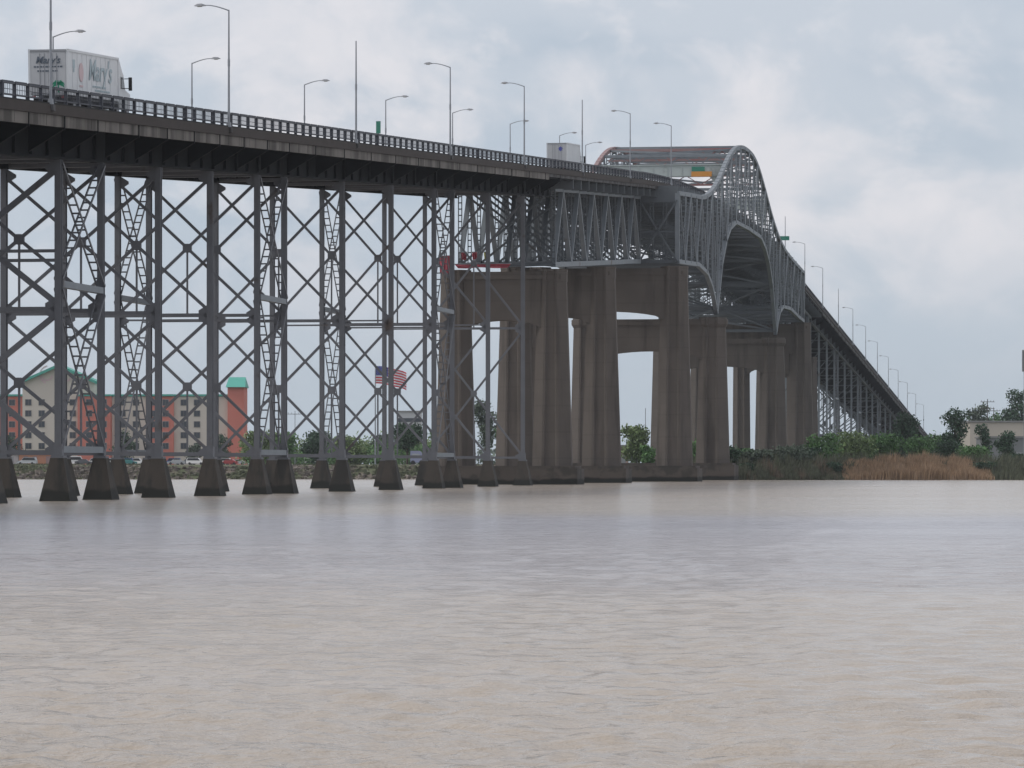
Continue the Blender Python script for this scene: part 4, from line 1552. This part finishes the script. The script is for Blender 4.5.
tree("tree", 383, 940, 34, 434, LEAFG, "grey-green tree right behind the flagpole's foot", "tree", TG, 15, .08, 2600, .34)
tree("tree", 407, 820, 38, 423, LEAFD, "dark oak-like tree with a bare trunk left of the lavender van", "tree", TG, 16, .38, 3000, .3)
tree("tree", 438, 900, 24, 430, LEAF, "small green tree behind the front tower legs near the first pier", "tree", TG, 17, .1, 2000, .3)
tree("tree", 485, 760, 30, 398, LEAFG, "tall airy grey-green tree behind the first concrete pier", "tree", TG, 18, .2, 2400, .26, 1.3)
tree("tree", 505, 800, 26, 420, LEAF, "green tree between the first two light-coloured pier columns", "tree", TG, 19, .1, 2200, .3)
tree("tree", 573, 860, 20, 438, LEAFD, "low dark tree in the gap between the first and second pier", "tree", TG, 20, .1, 1500, .3)
tree("tree", 636, 740, 42, 426, LEAFY, "rounded pale green tree under the concrete portal", "tree", TG, 21, .1, 3400, .3)
tree("shrub", 649, 690, 22, 446, LEAF, "dense dark green shrub below the pale tree under the portal", "shrub", TG, 22, .03, 1800, .26)
tree("shrub", 10, 1060, 30, 435, LEAFD, "dark shrub against the hotel's coral left wing", "shrub", "shrubs against the hotel", 23, .03, 1500, .34)
tree("shrub", 124, 1070, 26, 430, LEAFD, "tall dark shrub against the beige wall right of the coral bay", "shrub", "shrubs against the hotel", 24, .03, 1600, .34)
tree("shrub", 222, 1060, 26, 434, LEAFD, "dark shrub left of the coral stair tower", "shrub", "shrubs against the hotel", 25, .03, 1500, .34)
tree("shrub", 194, 1065, 18, 443, LEAFG, "low grey-green shrub below the beige wall's windows", "shrub", "shrubs against the hotel", 26, .03, 1100, .34)
RG = "shrubs and trees on the right bank"
tree("shrub", 706, 628, 40, 440, LEAF, "grey-green shrub at the foot of the third pier's right column", "shrub", RG, 31, .03, 2200, .24)
tree("shrub", 730, 626, 44, 447, LEAFD, "dark shrub overhanging the waterline between pier columns", "shrub", RG, 32, .03, 2400, .22)
tree("shrub", 760, 626, 46, 450, LEAFG, "low green shrub in front of the far main pier's left face", "shrub", RG, 33, .03, 2200, .22)
tree("shrub", 792, 628, 48, 446, LEAFG, "olive shrub in front of the rightmost brown columns", "shrub", RG, 34, .03, 2400, .22)
tree("shrub", 822, 650, 44, 434, LEAF, "bright leafy shrub just right of the brown columns", "shrub", RG, 35, .03, 2600, .24)
tree("shrub", 850, 665, 52, 431, LEAFY, "yellow-green shrub left of the tan reeds", "shrub", RG, 36, .03, 2800, .24)
tree("shrub", 880, 690, 50, 434, LEAF, "broad green shrub behind the left part of the tan reeds", "shrub", RG, 37, .03, 3000, .25)
tree("tree", 902, 760, 36, 412, LEAFD, "dark dense tree in front of the descending roadway", "tree", RG, 38, .1, 3200, .27)
tree("shrub", 918, 690, 44, 437, LEAF, "green shrub under the end of the descending roadway", "shrub", RG, 39, .03, 2600, .25)
tree("tree", 955, 700, 32, 406, LEAFD, "upright dark green tree standing right of the roadway's end", "tree", RG, 40, .12, 2400, .25, 1.4)
tree("shrub", 946, 668, 40, 440, LEAFD, "dark shrub at the foot of the upright tree", "shrub", RG, 41, .03, 2200, .22)
tree("shrub", 985, 720, 22, 424, LEAFD, "small dark shrub against the pale warehouse wall", "shrub", RG, 42, .25, 1100, .22)
tree("tree", 1007, 690, 26, 431, LEAFD, "young dark tree in front of the grey shed", "tree", RG, 43, .08, 2000, .23)
tree("shrub", 972, 660, 40, 446, LEAF, "green shrub behind the right part of the reeds", "shrub", RG, 44, .03, 2000, .22)
tree("shrub", 1016, 640, 40, 455, LEAFD, "dark shrub at the waterline at the right edge", "shrub", RG, 45, .03, 2200, .22)
tree("tree", 1022, 1000, 52, 386, LEAFD, "large dark tree above the warehouse at the right edge", "tree", RG, 46, .12, 4200, .36)
tree("tree", 978, 1040, 28, 403, LEAFG, "hazy grey-green tree left of the utility poles", "tree", RG, 47, .2, 2200, .36, 1.2)
tree("tree", 1000, 1060, 60, 414, LEAF, "wide low tree line clump behind the utility poles", "tree", RG, 48, .05, 3600, .38)

def thicket(name, pa, pb, Y, ya, yb, mat_, n, leaf, seed, label):
    q = random.Random(seed)
    cl = []
    p = pa
    while p < pb:
        h = (465 - q.uniform(ya, yb)) * Y / 4000
        cl.append((px2x(p, Y), Y + q.uniform(-12, 12), 2.4 + h * .45, q.uniform(1.8, 3.6), 3, h * .58))
        p += q.uniform(4, 9)
    me = foliage_mesh(name, cl, n, leaf, mat_, seed)
    o = bpy.data.objects.new(name, me)
    COL.objects.link(o)
    tag(o, label, "thicket", kind="stuff")
thicket("thicket", 246, 455, 950, 434, 441, LEAFY, 9000, .36, 51, "pale green thicket beyond the left bank, behind the minibus")
thicket("thicket", 262, 460, 930, 441, 449, LEAF, 8000, .34, 52, "mid-green thicket beyond the left bank, in front of the paler one")
tree("shrub", 716, 622, 26, 462, LEAFD, "low dark clump at the waterline right of the third pier", "shrub", RG, 61, .03, 1500, .2)
tree("shrub", 745, 621, 22, 464, LEAFD, "low dark clump at the waterline between the main pier columns", "shrub", RG, 62, .03, 1300, .2)
tree("shrub", 832, 622, 26, 463, LEAFD, "low dark clump at the waterline just left of the tan reeds", "shrub", RG, 63, .03, 1400, .2)
tree("shrub", 985, 621, 30, 463, LEAFD, "low dark clump in front of the right end of the reeds", "shrub", RG, 64, .03, 1500, .2)
tree("shrub", 862, 720, 50, 437, LEAF, "green shrub behind the yellow-green one left of the reeds", "shrub", RG, 65, .03, 2600, .25)
tree("shrub", 935, 740, 50, 434, LEAF, "green shrub left of the upright dark tree", "shrub", RG, 66, .03, 2600, .25)

tree("shrub", 690, 636, 30, 452, LEAF, "green shrub squeezed between the third and fourth right-hand columns", "shrub", RG, 71, .03, 1800, .22)
tree("shrub", 742, 640, 40, 449, LEAF, "mid-green shrub below the slender far column", "shrub", RG, 72, .03, 2000, .22)
tree("shrub", 776, 634, 40, 453, LEAFY, "pale olive shrub in front of the broad brown columns", "shrub", RG, 73, .03, 2000, .22)
tree("shrub", 808, 632, 40, 448, LEAFD, "dark shrub at the right corner of the brown columns", "shrub", RG, 74, .03, 2200, .22)

# reeds along the right bank: nobody could count them
def reeds(name, xa, xb, depth, hfun, n, mat_, seed, lean=.25, w=.05):
    r = np.random.default_rng(seed)
    x = r.uniform(xa, xb, n)
    d = r.uniform(-1.5, depth, n)
    yy = shore(x) + d
    z = np.maximum(ground_h(x, yy), -.1)
    h = hfun(x, d) * r.uniform(.65, 1.12, n)
    az = r.uniform(0, 6.28, n)
    lx = r.normal(.35, .5, n) * lean * h
    ly = r.normal(0, .5, n) * lean * h
    wx, wy = np.cos(az) * w, np.sin(az) * w
    P0 = np.stack([x - wx, yy - wy, z], 1)
    P1 = np.stack([x + wx, yy + wy, z], 1)
    P2 = np.stack([x + wx * .7 + lx * .4, yy + wy * .7 + ly * .4, z + h * .6], 1)
    P3 = np.stack([x - wx * .7 + lx * .4, yy - wy * .7 + ly * .4, z + h * .6], 1)
    P4 = np.stack([x + lx, yy + ly, z + h], 1)
    v = np.stack([P0, P1, P2, P3, P4], 1).reshape(-1, 3)
    i = np.arange(n) * 5
    f = np.stack([i, i + 1, i + 2, i + 3], 1).tolist() + np.stack([i + 3, i + 2, i + 4], 1).tolist()
    me = bpy.data.meshes.new(name)
    me.from_pydata(v.tolist(), [], f)
    me.materials.append(mat_)
    o = bpy.data.objects.new(name, me)
    COL.objects.link(o)
    return o
XR = lambda px: px2x(px, 616)
def h_tan(x, d):
    f = (x - XR(843)) / (XR(990) - XR(843))
    return (.25 + 2.55 * np.clip(np.sin(np.pi * np.clip(f * .93 + .01, 0, 1)), 0, 1) ** .6) * (.8 + .12 * np.sin(x * 1.1) + .12 * np.sin(x * 2.7 + d))
o = reeds("reed_bed", XR(844), XR(992), 11, h_tan, 15000, REED, 5, .3, .045)
tag(o, "tall tan dry reeds along the right bank at the water's edge", "reeds", kind="stuff")
o = reeds("marsh_grass", XR(694), XR(850), 6, lambda x, d: .5 + 1.3 * np.abs(np.sin(x * .31) * np.sin(x * .9 + 1)), 5000, REEDG, 6, .3, .05)
tag(o, "grey-green marsh grass at the foot of the main piers", "grass", kind="stuff")
o = reeds("bank_scrub", XR(696), XR(1080), 22, lambda x, d: np.where(d < 5, .2, .9 + 1.5 * np.abs(np.sin(x * .43 + d * .2) * np.sin(x * 1.3 + 2))), 11000, REEDG, 12, .5, .06)
tag(o, "mixed green scrub covering the right bank behind the reeds", "scrub", kind="stuff")
o = reeds("dry_stalks", XR(698), XR(846), 9, lambda x, d: np.maximum(.3, 2.9 * np.sin(x * .37) * np.sin(x * 1.1 + d * .3)), 2600, REEDB, 14, .35, .04)
tag(o, "thin dry brown stalks standing in the marsh by the main piers", "stalks", kind="stuff")
o = reeds("bank_grass", XR(985), XR(1080), 8, lambda x, d: .5 + 1.0 * np.abs(np.sin(x * .6)), 2600, REEDG, 8, .3, .05)
tag(o, "low marsh grass at the right end of the bank", "grass", kind="stuff")

# rubble on the left bank
r = np.random.default_rng(9)
m = MB()
cube = np.array([(-1, -1, -1), (1, -1, -1), (1, 1, -1), (-1, 1, -1), (-1, -1, 1), (1, -1, 1), (1, 1, 1), (-1, 1, 1)], float)
for k in range(6500):
    x = r.uniform(-92, 26)
    d = r.uniform(-2, 10)
    y = float(shore(np.array(x))) + d
    if r.random() < .3 + .3 * math.sin(x * .21):
        continue
    s_ = r.uniform(.08, .34)
    q = cube * s_ * r.uniform(.6, 1.2, 3) * (1 + .25 * r.normal(size=(8, 3)))
    a = r.uniform(0, 6.28)
    ca, sa = math.cos(a), math.sin(a)
    q = np.stack([q[:, 0] * ca - q[:, 1] * sa, q[:, 0] * sa + q[:, 1] * ca, q[:, 2]], 1) + V(x, y, ground_at(x, y) + s_ * .2)
    m.quadbox(q)
o = m.build("riprap", ROCK)
tag(o, "broken rubble and rocks along the left bank waterline", "rocks", kind="stuff")
# rough grass on the left bank
def bank_blades():
    n = 12000
    x = r.uniform(-95, 24, n)
    keep = np.sin(x * .17 + 1) + .4 * np.sin(x * .61) > -.15
    x = x[keep]
    n = len(x)
    y = shore(x) + r.uniform(3, 16, n)
    z = ground_h(x, y)
    h = r.uniform(.08, .3, n)
    w = .07
    v = np.stack([np.stack([x - w, y, z], 1), np.stack([x + w, y, z], 1), np.stack([x + r.normal(0, .15, n), y, z + h], 1)], 1).reshape(-1, 3)
    me = bpy.data.meshes.new("rough_grass")
    me.from_pydata(v.tolist(), [], np.arange(3 * n).reshape(-1, 3).tolist())
    me.materials.append(REEDG)
    o_ = bpy.data.objects.new("rough_grass", me)
    COL.objects.link(o_)
    tag(o_, "rough grass on top of the left bank", "grass", kind="stuff")
bank_blades()

# far-off woods that read as one mass
cl = []
rr = random.Random(4)
x = -900.0
while x < 900:
    h = rr.uniform(5, 9)
    cl.append((x, 1700 + rr.uniform(-60, 60), h * .45 + 2, rr.uniform(8, 16), 9, h * .6))
    x += rr.uniform(7, 14)
me = foliage_mesh("distant_woods", cl, 42000, .9, LEAFG, 77)
o = bpy.data.objects.new("distant_woods", me)
COL.objects.link(o)
tag(o, "low far-off line of trees along the horizon", "woods", kind="stuff")

# ------------------------------------------------------------------ haze: one closed box of thin air round everything
m = MB()
m.box(-2450, 2450, -320, 3450, -3.6, 75)
hb = m.build("haze", STEEL)
hm = bpy.data.materials.new("thin_air")
hm.use_nodes = True
t = hm.node_tree
t.nodes.clear()
ho = t.nodes.new("ShaderNodeOutputMaterial")
hv = t.nodes.new("ShaderNodeVolumePrincipled")
hv.inputs['Color'].default_value = (.86, .90, .96, 1)
hv.inputs['Density'].default_value = .00008
hv.inputs['Anisotropy'].default_value = .2
t.links.new(hv.outputs[0], ho.inputs['Volume'])
hb.data.materials.clear()
hb.data.materials.append(hm)
tag(hb, kind='stuff')
